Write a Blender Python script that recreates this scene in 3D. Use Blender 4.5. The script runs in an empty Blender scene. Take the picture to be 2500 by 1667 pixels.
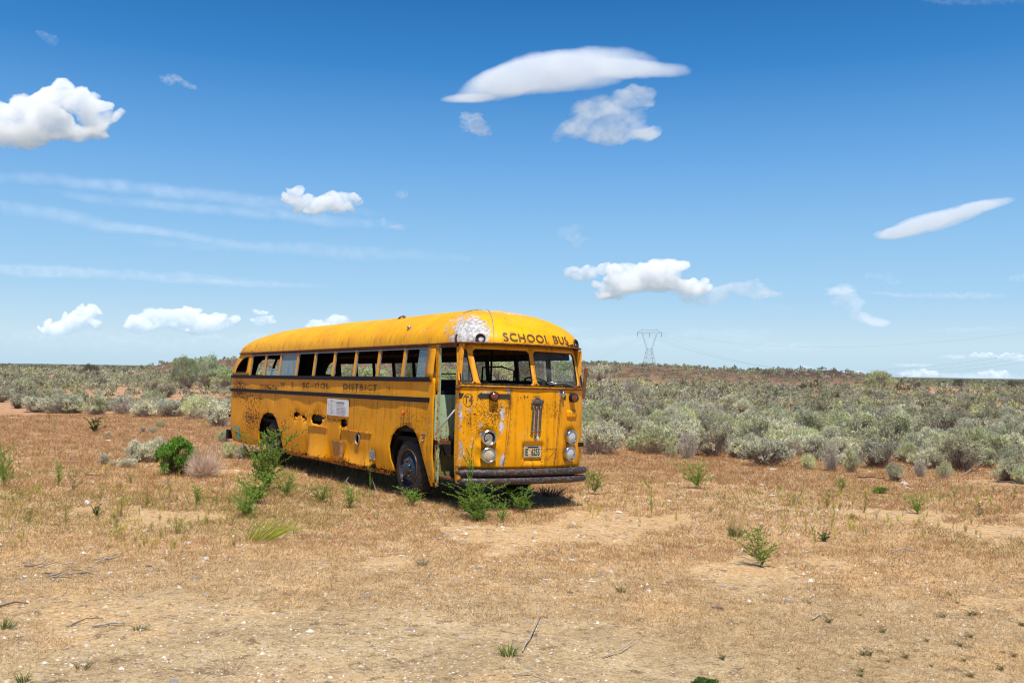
import bpy, math, random
import numpy as np
from mathutils import Vector, Matrix
from mathutils.geometry import delaunay_2d_cdt

SC = bpy.context.scene
COL = SC.collection

# ------------------------------------------------------------------ camera
CAMZ = 1.842
cam = bpy.data.objects.new('camera', bpy.data.cameras.new('camera'))
COL.objects.link(cam)
cam.data.sensor_width = 36.0
cam.data.lens = 36.0 * 2360 / 2500
cam.data.clip_start = 0.05
cam.data.clip_end = 40000
CX = Vector((0.99988, -0.000466, 0.01539))
CU = Vector((-0.015398, -0.0302755, 0.999423))
CB = Vector((0.0, -0.99954, -0.03028))
M = Matrix((( CX[0], CU[0], CB[0], 0), (CX[1], CU[1], CB[1], 0), (CX[2], CU[2], CB[2], CAMZ), (0, 0, 0, 1)))
cam.matrix_world = M
SC.camera = cam

# ------------------------------------------------------------------ sky and sun
SUN = Vector((0.075, -0.428, 1.0)).normalized()
ELEV = math.asin(SUN.z)
W = bpy.data.worlds.new('World'); SC.world = W; W.use_nodes = True
wt = W.node_tree; wt.nodes.clear()
wo = wt.nodes.new('ShaderNodeOutputWorld'); bg = wt.nodes.new('ShaderNodeBackground')
sky = wt.nodes.new('ShaderNodeTexSky'); sky.sky_type = 'NISHITA'; sky.sun_disc = False
sky.sun_elevation = ELEV; sky.sun_rotation = math.atan2(SUN.x, SUN.y)
sky.altitude = 300; sky.air_density = 1.0; sky.dust_density = 0.6; sky.ozone_density = 1.6
# the sky texture alone turns greenish low down under a high sun: its colour is pulled towards the clear blue of a dry day by elevation
bg.inputs['Strength'].default_value = 0.13
tcw = wt.nodes.new('ShaderNodeTexCoord'); sxw = wt.nodes.new('ShaderNodeSeparateXYZ'); wt.links.new(tcw.outputs['Generated'], sxw.inputs[0])
rp = wt.nodes.new('ShaderNodeValToRGB'); wt.links.new(sxw.outputs['Z'], rp.inputs['Fac'])
STOPS = [(0.0, (.47, .66, .80)), (.03, (.52, .70, .83)), (.075, (.36, .60, .83)), (.14, (.245, .50, .80)), (.215, (.125, .36, .73)), (.30, (.030, .215, .56)), (.37, (.008, .140, .42)), (1.0, (.010, .08, .28))]
while len(rp.color_ramp.elements) < len(STOPS): rp.color_ramp.elements.new(.5)
for e, (po, co) in zip(rp.color_ramp.elements, STOPS): e.position = po; e.color = (*co, 1)
mlw = wt.nodes.new('ShaderNodeVectorMath'); mlw.operation = 'SCALE'; mlw.inputs['Scale'].default_value = 6.7; wt.links.new(rp.outputs[0], mlw.inputs[0])
mxw = wt.nodes.new('ShaderNodeMix'); mxw.data_type = 'RGBA'; mxw.inputs[0].default_value = .93
wt.links.new(sky.outputs[0], mxw.inputs[6]); wt.links.new(mlw.outputs[0], mxw.inputs[7]); wt.links.new(mxw.outputs[2], bg.inputs['Color'])
wt.links.new(bg.outputs[0], wo.inputs['Surface'])
sl = bpy.data.lights.new('sun', 'SUN'); sl.energy = 4.8; sl.angle = math.radians(0.5); sl.color = (1.0, 0.955, 0.88)
so = bpy.data.objects.new('sun', sl); COL.objects.link(so)
so.rotation_euler = SUN.to_track_quat('Z', 'Y').to_euler(); so.location = (0, 0, 60)
SC.view_settings.view_transform = 'Standard'
SC.view_settings.look = 'None'
SC.view_settings.gamma = 1.0
SC.view_settings.use_curve_mapping = False
SC.view_settings.exposure = 0.3
SC.cycles.max_bounces = 12
SC.cycles.volume_bounces = 11
SC.cycles.glossy_bounces = 3
SC.cycles.diffuse_bounces = 3
SC.cycles.transparent_max_bounces = 24
SC.cycles.use_denoising = True
SC.cycles.filter_width = 1.2
SC.cycles.use_adaptive_sampling = False
SC.cycles.caustics_reflective = False
SC.cycles.caustics_refractive = False

R = random.Random(7)
RN = np.random.RandomState(11)

# ------------------------------------------------------------------ noise
def _hash(ix, iy, iz, seed):
    n = (ix.astype(np.int64) * 374761393 + iy.astype(np.int64) * 668265263 + iz.astype(np.int64) * 2147483647 + seed * 1274126177) & 0xffffffff
    n = ((n ^ (n >> 13)) * 1274126177) & 0xffffffff
    n = n ^ (n >> 16)
    return (n & 0xffff) / 65535.0

def vnoise(x, y, z=None, seed=0):
    x = np.asarray(x, float); y = np.asarray(y, float)
    z = np.zeros_like(x) if z is None else np.asarray(z, float)
    ix, iy, iz = np.floor(x), np.floor(y), np.floor(z)
    fx, fy, fz = x - ix, y - iy, z - iz
    fx = fx * fx * (3 - 2 * fx); fy = fy * fy * (3 - 2 * fy); fz = fz * fz * (3 - 2 * fz)
    r = 0
    for dx in (0, 1):
        for dy in (0, 1):
            for dz in (0, 1):
                w = (fx if dx else 1 - fx) * (fy if dy else 1 - fy) * (fz if dz else 1 - fz)
                r = r + w * _hash(ix + dx, iy + dy, iz + dz, seed)
    return r

def fbm(x, y, z=None, oct=4, seed=0):
    a, s, t = 0.5, 0.0, 0.0
    x = np.asarray(x, float); y = np.asarray(y, float)
    for i in range(oct):
        s = s + a * vnoise(x, y, z, seed + i * 17); t += a
        x = x * 2.03; y = y * 2.03
        if z is not None: z = np.asarray(z, float) * 2.03
        a *= 0.5
    return s / t

# ------------------------------------------------------------------ terrain height
def sm(a, b, x):
    t = np.clip((np.asarray(x, float) - a) / (b - a), 0, 1); return t * t * (3 - 2 * t)

RIDGE_PX = np.array([380, 450, 540, 700, 900, 1010, 1200, 1330, 1430, 1480, 1540, 1600, 1700, 1780, 1850, 1880, 1905, 1935, 1960, 1985, 2010, 2035, 2055, 2080, 2150], float)
RIDGE_UP = np.array([-4, 4, 13, 15, 15, 14, 16, 19, 20, 22, 20, 16, 13, 9, 6, 7, 12, 12, 7, 8, 12, 12, 6, 2, -6], float)

def Hh(x, y):
    x = np.asarray(x, float); y = np.asarray(y, float)
    yy = np.where(y < 24, y, 24 + 10 * (1 - np.exp(-(np.maximum(y, 24) - 24) / 10)))
    yy = np.maximum(yy, -20)
    xx = 14 * np.tanh(x / 14)
    z = -0.0125 * xx - 0.0186 * yy
    d = np.sqrt(x * x + y * y)
    z = z + (fbm(x * .35, y * .35, oct=3, seed=3) - .5) * .05 * sm(3, 8, d)
    z = z + (fbm(x * 2.1, y * 2.1, oct=3, seed=5) - .5) * .035 * (1 - sm(60, 120, d))
    z = z + (fbm(x * .07, y * .07, oct=3, seed=8) - .5) * .9 * sm(30, 90, d)
    # low basalt ridge some 260 m off
    yr = np.maximum(y, 1.0)
    px = 1250 + x / 260.0 * 2360
    up = np.interp(px, RIDGE_PX, RIDGE_UP)
    top = CAMZ + up * 260 / 2360.0
    prof = sm(185, 262, y) * (1 - .5 * sm(300, 420, y))
    side = sm(380, 470, px) * (1 - sm(2060, 2120, px))
    base = -0.64
    rg = (top - base) * prof * side
    rough = (fbm(x * .12, y * .12, oct=4, seed=21) - .5) * 1.3 * prof * side * (1 - sm(252, 262, y) * .8)
    return z + np.maximum(rg, 0) + rough

def hz(x, y): return float(Hh(np.array([x]), np.array([y]))[0])

def ray(px, py):
    v = CX * ((px - 1250) / 2360.0) - CU * ((py - 833.5) / 2360.0) - CB
    return v
def G(px, py, tmax=900):
    """ground point seen at a photograph position (used to measure the site)"""
    v = ray(px, py)
    t = 2.0
    g = -.3
    for _ in range(30):
        if v.z > -1e-4: return None
        t = (g - CAMZ) / v.z
        if t > tmax: t = tmax
        g2 = hz(v.x * t, v.y * t)
        if abs(g2 - g) < .003: break
        g = .5 * g + .5 * g2
    return Vector((v.x * t, v.y * t, g2))
def PXM(d): return 2360.0 / d      # photograph pixels per metre at depth d

# ------------------------------------------------------------------ mesh helpers
def tag(o, label=None, cat=None, group=None, kind=None):
    if label: o['label'] = label
    if cat: o['category'] = cat
    if group: o['group'] = group
    if kind: o['kind'] = kind
    return o

def link(name, me, mat=None, parent=None, smooth=False):
    o = bpy.data.objects.new(name, me); COL.objects.link(o)
    if mat is not None:
        for m in (mat if isinstance(mat, (list, tuple)) else [mat]): me.materials.append(m)
    if parent is not None: o.parent = parent
    if smooth and len(me.polygons): me.polygons.foreach_set('use_smooth', [True] * len(me.polygons))
    return o

def empty(name, loc=(0, 0, 0), rz=0, parent=None):
    o = bpy.data.objects.new(name, None); COL.objects.link(o)
    o.location = loc; o.rotation_euler = (0, 0, rz); o.empty_display_size = .2
    if parent is not None: o.parent = parent
    return o

def np_mesh(name, V, F, C=None, uniform=3):
    """V (n,3), F (m,k) -> mesh, C (n,3) point colours"""
    me = bpy.data.meshes.new(name)
    V = np.ascontiguousarray(V, np.float32); F = np.ascontiguousarray(F, np.int32)
    k = F.shape[1]
    me.vertices.add(len(V)); me.vertices.foreach_set('co', V.ravel())
    me.loops.add(F.size); me.loops.foreach_set('vertex_index', F.ravel())
    me.polygons.add(len(F))
    me.polygons.foreach_set('loop_start', np.arange(0, F.size, k, dtype=np.int32))
    me.polygons.foreach_set('loop_total', np.full(len(F), k, np.int32))
    me.update(calc_edges=True)
    if C is not None:
        a = me.color_attributes.new('Col', 'FLOAT_COLOR', 'POINT')
        c4 = np.ones((len(V), 4), np.float32); c4[:, :3] = C
        a.data.foreach_set('color', c4.ravel())
    me.validate()
    return me

class MB:
    def __init__(s): s.v = []; s.f = []
    def add(s, vs, fs):
        b = len(s.v); s.v += [tuple(p) for p in vs]; s.f += [tuple(b + i for i in f) for f in fs]; return s
    def box(s, x0, x1, y0, y1, z0, z1, bev=0):
        if x0 > x1: x0, x1 = x1, x0
        if y0 > y1: y0, y1 = y1, y0
        if z0 > z1: z0, z1 = z1, z0
        vs = [(x0, y0, z0), (x1, y0, z0), (x1, y1, z0), (x0, y1, z0), (x0, y0, z1), (x1, y0, z1), (x1, y1, z1), (x0, y1, z1)]
        return s.add(vs, [(0, 3, 2, 1), (4, 5, 6, 7), (0, 1, 5, 4), (1, 2, 6, 5), (2, 3, 7, 6), (3, 0, 4, 7)])
    def tube(s, pts, r, n=8, cap=True):
        pts = [Vector(p) for p in pts]
        rs = r if isinstance(r, (list, tuple)) else [r] * len(pts)
        b = len(s.v); ring = []
        up = None
        for i, p in enumerate(pts):
            d = (pts[min(i + 1, len(pts) - 1)] - pts[max(i - 1, 0)])
            if d.length < 1e-9: d = Vector((0, 0, 1))
            d.normalize()
            if up is None:
                up = d.orthogonal().normalized()
            else:
                up = (up - d * up.dot(d)); up = up.normalized() if up.length > 1e-6 else d.orthogonal().normalized()
            w = d.cross(up)
            for k in range(n):
                a = 2 * math.pi * k / n
                s.v.append(tuple(p + (up * math.cos(a) + w * math.sin(a)) * rs[i]))
        for i in range(len(pts) - 1):
            for k in range(n):
                k2 = (k + 1) % n
                s.f.append((b + i * n + k, b + i * n + k2, b + (i + 1) * n + k2, b + (i + 1) * n + k))
        if cap:
            s.f.append(tuple(b + k for k in range(n))[::-1]); s.f.append(tuple(b + (len(pts) - 1) * n + k for k in range(n)))
        return s
    def lathe(s, prof, c, ax='x', n=32, closed=False):
        """prof: (radius, along) pairs about axis ax through c"""
        b = len(s.v); m = len(prof)
        for k in range(n):
            a = 2 * math.pi * k / n
            for (r, u) in prof:
                p = {'x': (u, r * math.cos(a), r * math.sin(a)), 'y': (r * math.cos(a), u, r * math.sin(a)), 'z': (r * math.cos(a), r * math.sin(a), u)}[ax]
                s.v.append((c[0] + p[0], c[1] + p[1], c[2] + p[2]))
        for k in range(n):
            k2 = (k + 1) % n
            for j in range(m - (0 if closed else 1)):
                j2 = (j + 1) % m
                s.f.append((b + k * m + j, b + k2 * m + j, b + k2 * m + j2, b + k * m + j2))
        return s
    def grid(s, fn, nu, nv, flip=False):
        b = len(s.v)
        for i in range(nu + 1):
            for j in range(nv + 1): s.v.append(tuple(fn(i / nu, j / nv)))
        for i in range(nu):
            for j in range(nv):
                q = (b + i * (nv + 1) + j, b + (i + 1) * (nv + 1) + j, b + (i + 1) * (nv + 1) + j + 1, b + i * (nv + 1) + j + 1)
                s.f.append(q[::-1] if flip else q)
        return s
    def build(s, name, mat, parent=None, smooth=False, wear=None, solid=0, offset=-1, sharp=None, bevel=0):
        me = bpy.data.meshes.new(name); me.from_pydata(s.v, [], s.f); me.update()
        if wear is not None: set_wear(me, wear)
        o = link(name, me, mat, parent, smooth)
        if solid:
            md = o.modifiers.new('t', 'SOLIDIFY'); md.thickness = solid; md.offset = offset
        if bevel:
            md = o.modifiers.new('b', 'BEVEL'); md.width = bevel; md.segments = 2; md.limit_method = 'ANGLE'
        if smooth and sharp:
            try: me.set_sharp_from_angle(angle=math.radians(sharp))
            except Exception: pass
        return o

def set_wear(me, fn):
    a = me.color_attributes.new('wear', 'FLOAT_COLOR', 'POINT')
    c = []
    for v in me.vertices:
        r = fn(v.co.x, v.co.y, v.co.z); c += [r[0], r[1], r[2], 1.0]
    a.data.foreach_set('color', c)

def inpoly(x, y, P):
    c = False; j = len(P) - 1
    for i in range(len(P)):
        if (P[i][1] > y) != (P[j][1] > y) and x < (P[j][0] - P[i][0]) * (y - P[i][1]) / (P[j][1] - P[i][1] + 1e-12) + P[i][0]: c = not c
        j = i
    return c

def densify(P, step, jag=0, rnd=None):
    out = []
    for i in range(len(P)):
        a, b = P[i], P[(i + 1) % len(P)]
        L = math.hypot(b[0] - a[0], b[1] - a[1]); n = max(1, int(L / step))
        for k in range(n):
            f = k / n
            jx = jag * (rnd.random() - .5) if (jag and rnd) else 0; jy = jag * (rnd.random() - .5) if (jag and rnd) else 0
            out.append((a[0] + (b[0] - a[0]) * f + jx, a[1] + (b[1] - a[1]) * f + jy))
    return out

def cdt_panel(outer, holes, step, mapf, stepv=None):
    """a sheet with holes: outline and holes in 2-D, mapped to 3-D"""
    stepv = stepv or step
    vs = []; es = []
    for loop in [outer] + holes:
        b = len(vs); n = len(loop)
        vs += [Vector(p) for p in loop]; es += [(b + i, b + (i + 1) % n) for i in range(n)]
    x0 = min(p[0] for p in outer); x1 = max(p[0] for p in outer); y0 = min(p[1] for p in outer); y1 = max(p[1] for p in outer)
    nx = max(1, int((x1 - x0) / step)); ny = max(1, int((y1 - y0) / stepv))
    for i in range(nx + 1):
        for j in range(ny + 1):
            x = x0 + (x1 - x0) * i / nx; y = y0 + (y1 - y0) * j / ny
            if inpoly(x, y, outer) and not any(inpoly(x, y, h) for h in holes): vs.append(Vector((x, y)))
    rv, _, rf, *_ = delaunay_2d_cdt(vs, es, [], 0, 1e-5)
    m = MB(); keep = []
    for f in rf:
        cx = sum(rv[i][0] for i in f) / len(f); cy = sum(rv[i][1] for i in f) / len(f)
        if inpoly(cx, cy, outer) and not any(inpoly(cx, cy, h) for h in holes): keep.append(tuple(f))
    m.v = [tuple(mapf(p[0], p[1])) for p in rv]; m.f = keep
    return m

def text_geo(body, size, spacing=1.0, font_w=0):
    cu = bpy.data.curves.new('lettering', 'FONT'); cu.body = body; cu.size = size
    cu.align_x = 'CENTER'; cu.align_y = 'CENTER'; cu.space_character = spacing; cu.resolution_u = 3
    cu.offset = font_w; cu.fill_mode = 'FRONT'
    o = bpy.data.objects.new('lettering', cu); COL.objects.link(o)
    dg = bpy.context.evaluated_depsgraph_get(); dg.update()
    me = bpy.data.meshes.new_from_object(o.evaluated_get(dg))
    vs = [tuple(v.co) for v in me.vertices]; fs = [tuple(p.vertices) for p in me.polygons]
    bpy.data.objects.remove(o); bpy.data.curves.remove(cu); bpy.data.meshes.remove(me)
    return vs, fs

# ------------------------------------------------------------------ materials
class NT:
    def __init__(s, name):
        s.m = bpy.data.materials.new(name); s.m.use_nodes = True; s.t = s.m.node_tree; s.t.nodes.clear()
        s.out = s.t.nodes.new('ShaderNodeOutputMaterial')
    def n(s, k, **kw):
        nd = s.t.nodes.new('ShaderNode' + k)
        for a, b in kw.items(): setattr(nd, a, b)
        return nd
    def L(s, a, b): s.t.links.new(a, b)
    def put(s, sock, v):
        if isinstance(v, (int, float)): sock.default_value = v
        elif isinstance(v, (tuple, list)): sock.default_value = (*v, 1.0) if len(v) == 3 and len(sock.default_value) == 4 else v
        else: s.L(v, sock)
    def math(s, op, a, b=0.0, clamp=False):
        nd = s.n('Math', operation=op, use_clamp=clamp); s.put(nd.inputs[0], a); s.put(nd.inputs[1], b); return nd.outputs[0]
    def add(s, a, b): return s.math('ADD', a, b)
    def mul(s, a, b): return s.math('MULTIPLY', a, b)
    def step(s, x, a, b, lo=0.0, hi=1.0):
        nd = s.n('MapRange', interpolation_type='SMOOTHSTEP'); s.put(nd.inputs['Value'], x)
        nd.inputs['From Min'].default_value = a; nd.inputs['From Max'].default_value = b
        nd.inputs['To Min'].default_value = lo; nd.inputs['To Max'].default_value = hi
        return nd.outputs[0]
    def mix(s, f, a, b, mode='MIX'):
        nd = s.n('Mix', data_type='RGBA', blend_type=mode); s.put(nd.inputs[0], f); s.put(nd.inputs[6], a); s.put(nd.inputs[7], b); return nd.outputs[2]
    def coord(s, kind='Object', scale=None):
        tc = s.n('TexCoord').outputs[kind]
        if scale is None: return tc
        mp = s.n('Mapping'); s.L(tc, mp.inputs['Vector']); mp.inputs['Scale'].default_value = scale; return mp.outputs[0]
    def noise(s, vec, scale, det=4, rough=.55, dist=0, col=False):
        nd = s.n('TexNoise'); s.L(vec, nd.inputs['Vector']); nd.inputs['Scale'].default_value = scale
        nd.inputs['Detail'].default_value = det; nd.inputs['Roughness'].default_value = rough; nd.inputs['Distortion'].default_value = dist
        return nd.outputs['Color' if col else 'Fac']
    def voro(s, vec, scale, feat='F1', out='Distance', rand=1.0):
        nd = s.n('TexVoronoi', feature=feat); s.L(vec, nd.inputs['Vector']); nd.inputs['Scale'].default_value = scale
        nd.inputs['Randomness'].default_value = rand
        return nd.outputs[out]
    def bump(s, h, strength=.5, dist=.01):
        nd = s.n('Bump'); s.put(nd.inputs['Height'], h); nd.inputs['Strength'].default_value = strength; nd.inputs['Distance'].default_value = dist
        return nd.outputs[0]
    def bsdf(s, color, rough=.6, metal=0.0, bump=None, spec=.5, coat=0, **kw):
        b = s.n('BsdfPrincipled'); s.put(b.inputs['Base Color'], color); s.put(b.inputs['Roughness'], rough); s.put(b.inputs['Metallic'], metal)
        b.inputs['Specular IOR Level'].default_value = spec
        if coat: b.inputs['Coat Weight'].default_value = coat; b.inputs['Coat Roughness'].default_value = .2
        if bump is not None: s.L(bump, b.inputs['Normal'])
        s.L(b.outputs[0], s.out.inputs['Surface']); s.b = b
        return s.m

def simple(name, col, rough=.6, metal=0.0, var=.25, scale=12, bump=.3, spec=.4, col2=None):
    t = NT(name); c = t.coord()
    n = t.noise(c, scale, 5, .6)
    dark = tuple(x * (1 - var) for x in col) if col2 is None else col2
    return t.bsdf(t.mix(t.step(n, .35, .65), dark, col), rough, metal, t.bump(n, bump, .004), spec)

RUST = (.10, .032, .010)
def paint(name, base, base2, rough=.42, rustk=0.0, flake=(.72, .72, .78), streak=1.0, spec=.35):
    """chalky yellow enamel with rust pits, grime streaks and flaked primer; the wear attribute says where"""
    t = NT(name); c = t.coord()
    at = t.n('Attribute', attribute_name='wear'); sp = t.n('SeparateColor'); t.L(at.outputs['Color'], sp.inputs[0])
    wr, wf, wd = sp.outputs[0], sp.outputs[1], sp.outputs[2]
    big = t.noise(c, 1.6, 4, .6)
    fine = t.noise(c, 34, 5, .65)
    mid = t.noise(c, 9, 6, .62, .3)
    col = t.mix(t.step(big, .3, .7), base, base2)
    col = t.mix(t.step(fine, .3, .75, 0, .22), col, tuple(x * .62 for x in base))
    dn_ = t.noise(c, 3.3, 8, .72, .6)
    col = t.mix(t.step(dn_, .50, .72, 0, .38), col, (.74, .42, .10))
    col = t.mix(t.step(dn_, .46, .30, 0, .5), col, tuple(x * .80 for x in base2))
    # grime running down the sheet
    cs = t.coord('Object', (13, 13, .9))
    st = t.noise(cs, 1.0, 5, .65)
    grime = t.math('MULTIPLY', t.step(st, .48, .72), t.step(mid, .25, .7))
    g = t.math('MULTIPLY', grime, t.add(t.mul(wd, 1.1), streak * .42), True)
    col = t.mix(g, col, (.17, .075, .012))
    # sooty speckle where dirt is heavy
    spk = t.step(t.add(t.noise(c, 38, 8, .85, .6), t.mul(wd, .10)), .64, .70)
    col = t.mix(t.mul(spk, t.step(t.add(mid, t.mul(wd, .3)), .5, .75)), col, (.055, .03, .012))
    # flaked primer
    fn = t.add(t.add(t.mul(t.noise(c, 9, 7, .7, .9), .75), t.mul(t.noise(c, 26, 4, .6, .3), .25)), t.mul(wf, .52))
    fm = t.step(fn, .79, .80)
    fm = t.mul(fm, t.step(wf, .03, .12))
    rim = t.mul(t.step(fn, .765, .79), t.step(wf, .03, .12))
    col = t.mix(t.mul(rim, .55), col, (.30, .12, .02))
    fcol = t.mix(t.step(t.noise(c, 17, 4), .40, .62), flake, tuple(x * .55 for x in flake)); fcol = t.mix(t.mul(t.step(t.noise(c, 30, 6, .7), .55, .62), .7), fcol, (.20, .13, .09))
    col = t.mix(fm, col, fcol)
    # rust
    rn = t.add(t.add(t.mul(t.noise(c, 21, 7, .68, .2), 1.0), t.mul(wr, .55)), rustk)
    rm = t.step(rn, .73, .80)
    rcol = t.mix(t.step(t.noise(c, 55, 4), .35, .65), RUST, (.022, .010, .006))
    col = t.mix(t.mul(t.step(rn, .66, .76), .55), col, (.36, .12, .012))
    col = t.mix(rm, col, rcol)
    rr = t.math('ADD', t.math('MULTIPLY', t.math('MAXIMUM', rm, fm), .35), t.step(fine, .2, .8, rough, rough + .16), True)
    h = t.add(t.mul(rm, -.6), t.add(t.mul(fm, -.4), t.add(t.mul(fine, .35), t.mul(mid, 1.0))))
    return t.bsdf(col, rr, 0.0, t.bump(h, .28, .006), spec)

MT = {}
MT['side'] = paint('weathered_yellow_paint', (.76, .30, .0), (.82, .35, .0), .45, 0.0, spec=.18)
MT['front'] = paint('nose_yellow_paint', (.80, .325, .0), (.86, .38, .0), .40, -.01, (.60, .58, .63), spec=.22)
MT['roofp'] = paint('sunlit_roof_yellow_paint', (.86, .43, .0), (.78, .33, .0), .42, -.02, (.56, .54, .53), .9, spec=.2)  # lighter copy of the body yellow: sun-facing brightness put into the base colour
MT['trimy'] = paint('trim_yellow_paint', (.78, .34, .006), (.74, .30, .008), .5, .02)
MT['rustbrown'] = simple('rusted_steel', (.20, .075, .022), .8, 0, .6, 18, .6)
MT['black'] = simple('black_painted_metal', (.014, .014, .020), .65, 0, .3, 30, .2, .15)
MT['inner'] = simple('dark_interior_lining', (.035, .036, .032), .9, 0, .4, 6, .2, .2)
MT['under'] = simple('sooty_chassis', (.02, .016, .013), .9, 0, .4, 8, .4, .2)
MT['decal'] = None
t = NT('worn_black_lettering'); c = t.coord(); n = t.noise(c, 26, 5, .7); n2 = t.noise(c, 3.2, 3)
tr = t.n('BsdfTransparent'); t.bsdf((.045, .022, .010), .6)
mx = t.n('MixShader'); t.put(mx.inputs[0], t.step(t.add(t.mul(n, .5), t.mul(n2, .6)), .44, .56)); t.L(tr.outputs[0], mx.inputs[1]); t.L(t.b.outputs[0], mx.inputs[2]); t.L(mx.outputs[0], t.out.inputs['Surface'])
MT['letter'] = t.m
t = NT('worn_black_decal'); c = t.coord(); n = t.noise(c, 34, 6, .75)
tr = t.n('BsdfTransparent'); t.bsdf((.028, .024, .022), .5)
mx = t.n('MixShader'); t.put(mx.inputs[0], t.step(n, .26, .33)); t.L(tr.outputs[0], mx.inputs[1]); t.L(t.b.outputs[0], mx.inputs[2]); t.L(mx.outputs[0], t.out.inputs['Surface'])
MT['decal'] = t.m
t = NT('worn_brown_lettering'); c = t.coord(); n = t.noise(c, 16, 6, .7); tr = t.n('BsdfTransparent'); t.bsdf((.10, .045, .010), .6)
mx = t.n('MixShader'); t.put(mx.inputs[0], t.step(n, .32, .50)); t.L(tr.outputs[0], mx.inputs[1]); t.L(t.b.outputs[0], mx.inputs[2]); t.L(mx.outputs[0], t.out.inputs['Surface'])
MT['capletter'] = t.m
def glass(name, alpha, tint, dirt=.25):
    t = NT(name); c = t.coord(); n = t.noise(c, 5, 6, .65)
    n2 = t.noise(t.coord('Object', (1, 14, 2)), 2.0, 4)
    tr = t.n('BsdfTransparent'); tr.inputs[0].default_value = (.93, .95, .95, 1)
    gl = t.n('BsdfGlossy'); gl.inputs['Roughness'].default_value = .04
    df = t.n('BsdfDiffuse'); df.inputs[0].default_value = (*tint, 1)
    fr = t.n('Fresnel'); fr.inputs[0].default_value = 1.45
    a = t.n('MixShader'); t.put(a.inputs[0], t.step(t.add(t.mul(n, .7), t.mul(n2, .3)), .3, .75, alpha - dirt * .5, alpha + dirt)); t.L(tr.outputs[0], a.inputs[1]); t.L(df.outputs[0], a.inputs[2])
    b = t.n('MixShader'); t.put(b.inputs[0], t.mul(fr.outputs[0], .35)); t.L(a.outputs[0], b.inputs[1]); t.L(gl.outputs[0], b.inputs[2])
    t.L(b.outputs[0], t.out.inputs['Surface']); return t.m
MT['glass'] = glass('dusty_glass', .16, (.42, .46, .46), .12)
MT['dirtyglass'] = glass('grimy_glass', .62, (.26, .33, .36), .25)
MT['screen'] = glass('scratched_windscreen', .10, (.4, .42, .42), .10)
MT['green'] = paint('pale_green_paint', (.42, .56, .36), (.36, .50, .30), .55, .035, (.3, .3, .28), .9)
MT['olive'] = paint('olive_stepwell_paint', (.20, .22, .09), (.15, .17, .07), .6, .02, (.3, .3, .28), 1.0)
MT['rubber'] = simple('aged_tyre_rubber', (.022, .019, .018), .85, 0, .35, 40, .5, .25, (.055, .045, .038))
t = NT('blue_black_wheel_enamel'); c = t.coord(); n = t.noise(c, 14, 5, .6)
MT['wheel'] = t.bsdf(t.mix(t.step(n, .50, .66), (.022, .045, .075), (.07, .035, .020)), t.step(n, .4, .6, .28, .7), .3, t.bump(n, .3, .004), .5)
MT['chrome'] = simple('dull_chrome', (.55, .55, .56), .22, .95, .2, 30, .15)
MT['primer'] = simple('bare_grey_primer', (.30, .30, .33), .7, 0, .5, 20, .2, .2)
MT['lens'] = simple('headlamp_lens', (.62, .62, .58), .12, .35, .12, 60, .5, .8)
MT['lensdirty'] = simple('stained_headlamp_lens', (.58, .50, .34), .25, .1, .3, 12, .5, .6)
MT['amber'] = simple('amber_lens', (.22, .045, .012), .12, 0, .5, 25, .2, .9)
MT['redlens'] = simple('red_lens', (.30, .03, .02), .2, 0, .3, 40, .2, .8)
MT['orange'] = simple('orange_marker_lens', (.75, .14, .01), .25, 0, .3, 40, .2, .6)
MT['hole'] = simple('empty_lamp_bowl', (.03, .028, .028), .5, .3, .4, 20, .3)
MT['wood'] = simple('bare_plywood', (.47, .22, .075), .75, 0, .35, 16, .3, .2)
MT['galv'] = simple('galvanised_plate', (.36, .37, .38), .5, .5, .3, 40, .3)
MT['paper'] = simple('laminated_notice', (.74, .76, .80), .35, 0, .12, 9, .2, .5)
MT['print'] = simple('faded_print', (.42, .44, .47), .6, 0, .3, 40, 0)
MT['printdark'] = simple('dark_print', (.16, .16, .18), .6, 0, .4, 60, 0)
MT['teal'] = simple('teal_tape', (.0, .50, .62), .45, 0, .15, 20, .1)
MT['white'] = simple('white_enamel_tube', (.75, .75, .76), .3, 0, .15, 20, .1)
MT['platebg'] = simple('plate_enamel', (.62, .60, .42), .4, 0, .45, 22, .15, .4, (.50, .28, .10))
MT['plateframe'] = simple('plate_frame', (.48, .50, .52), .4, .4, .3, 30, .2)
MT['plategreen'] = simple('plate_green', (.012, .055, .030), .5, 0, .3, 30, 0)
MT['seat'] = simple('split_seat_vinyl', (.028, .030, .032), .6, 0, .4, 14, .3)
t = NT('rusted_bumper_steel'); c = t.coord(); n = t.noise(c, 7, 7, .68, .4); n2 = t.noise(c, 30, 4)
n3 = t.noise(c, 1.1, 2)
cc = t.mix(t.mul(t.step(n, .46, .62), t.step(n3, .35, .6)), (.036, .033, .038), (.095, .040, .027)); cc = t.mix(t.step(n2, .50, .62), cc, (.13, .105, .095))
MT['bumper'] = t.bsdf(cc, .55, .25, t.bump(n2, .45, .004), .5)
t = NT('emblem_paint'); c = t.coord(); n = t.noise(c, 22, 5, .7)
MT['emblem'] = t.bsdf(t.mix(t.step(n, .4, .6), (.05, .038, .03), (.11, .085, .075)), .5)
MT['emblempale'] = simple('emblem_pale_stripe', (.42, .33, .27), .5, 0, .4, 20, .1)

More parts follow.
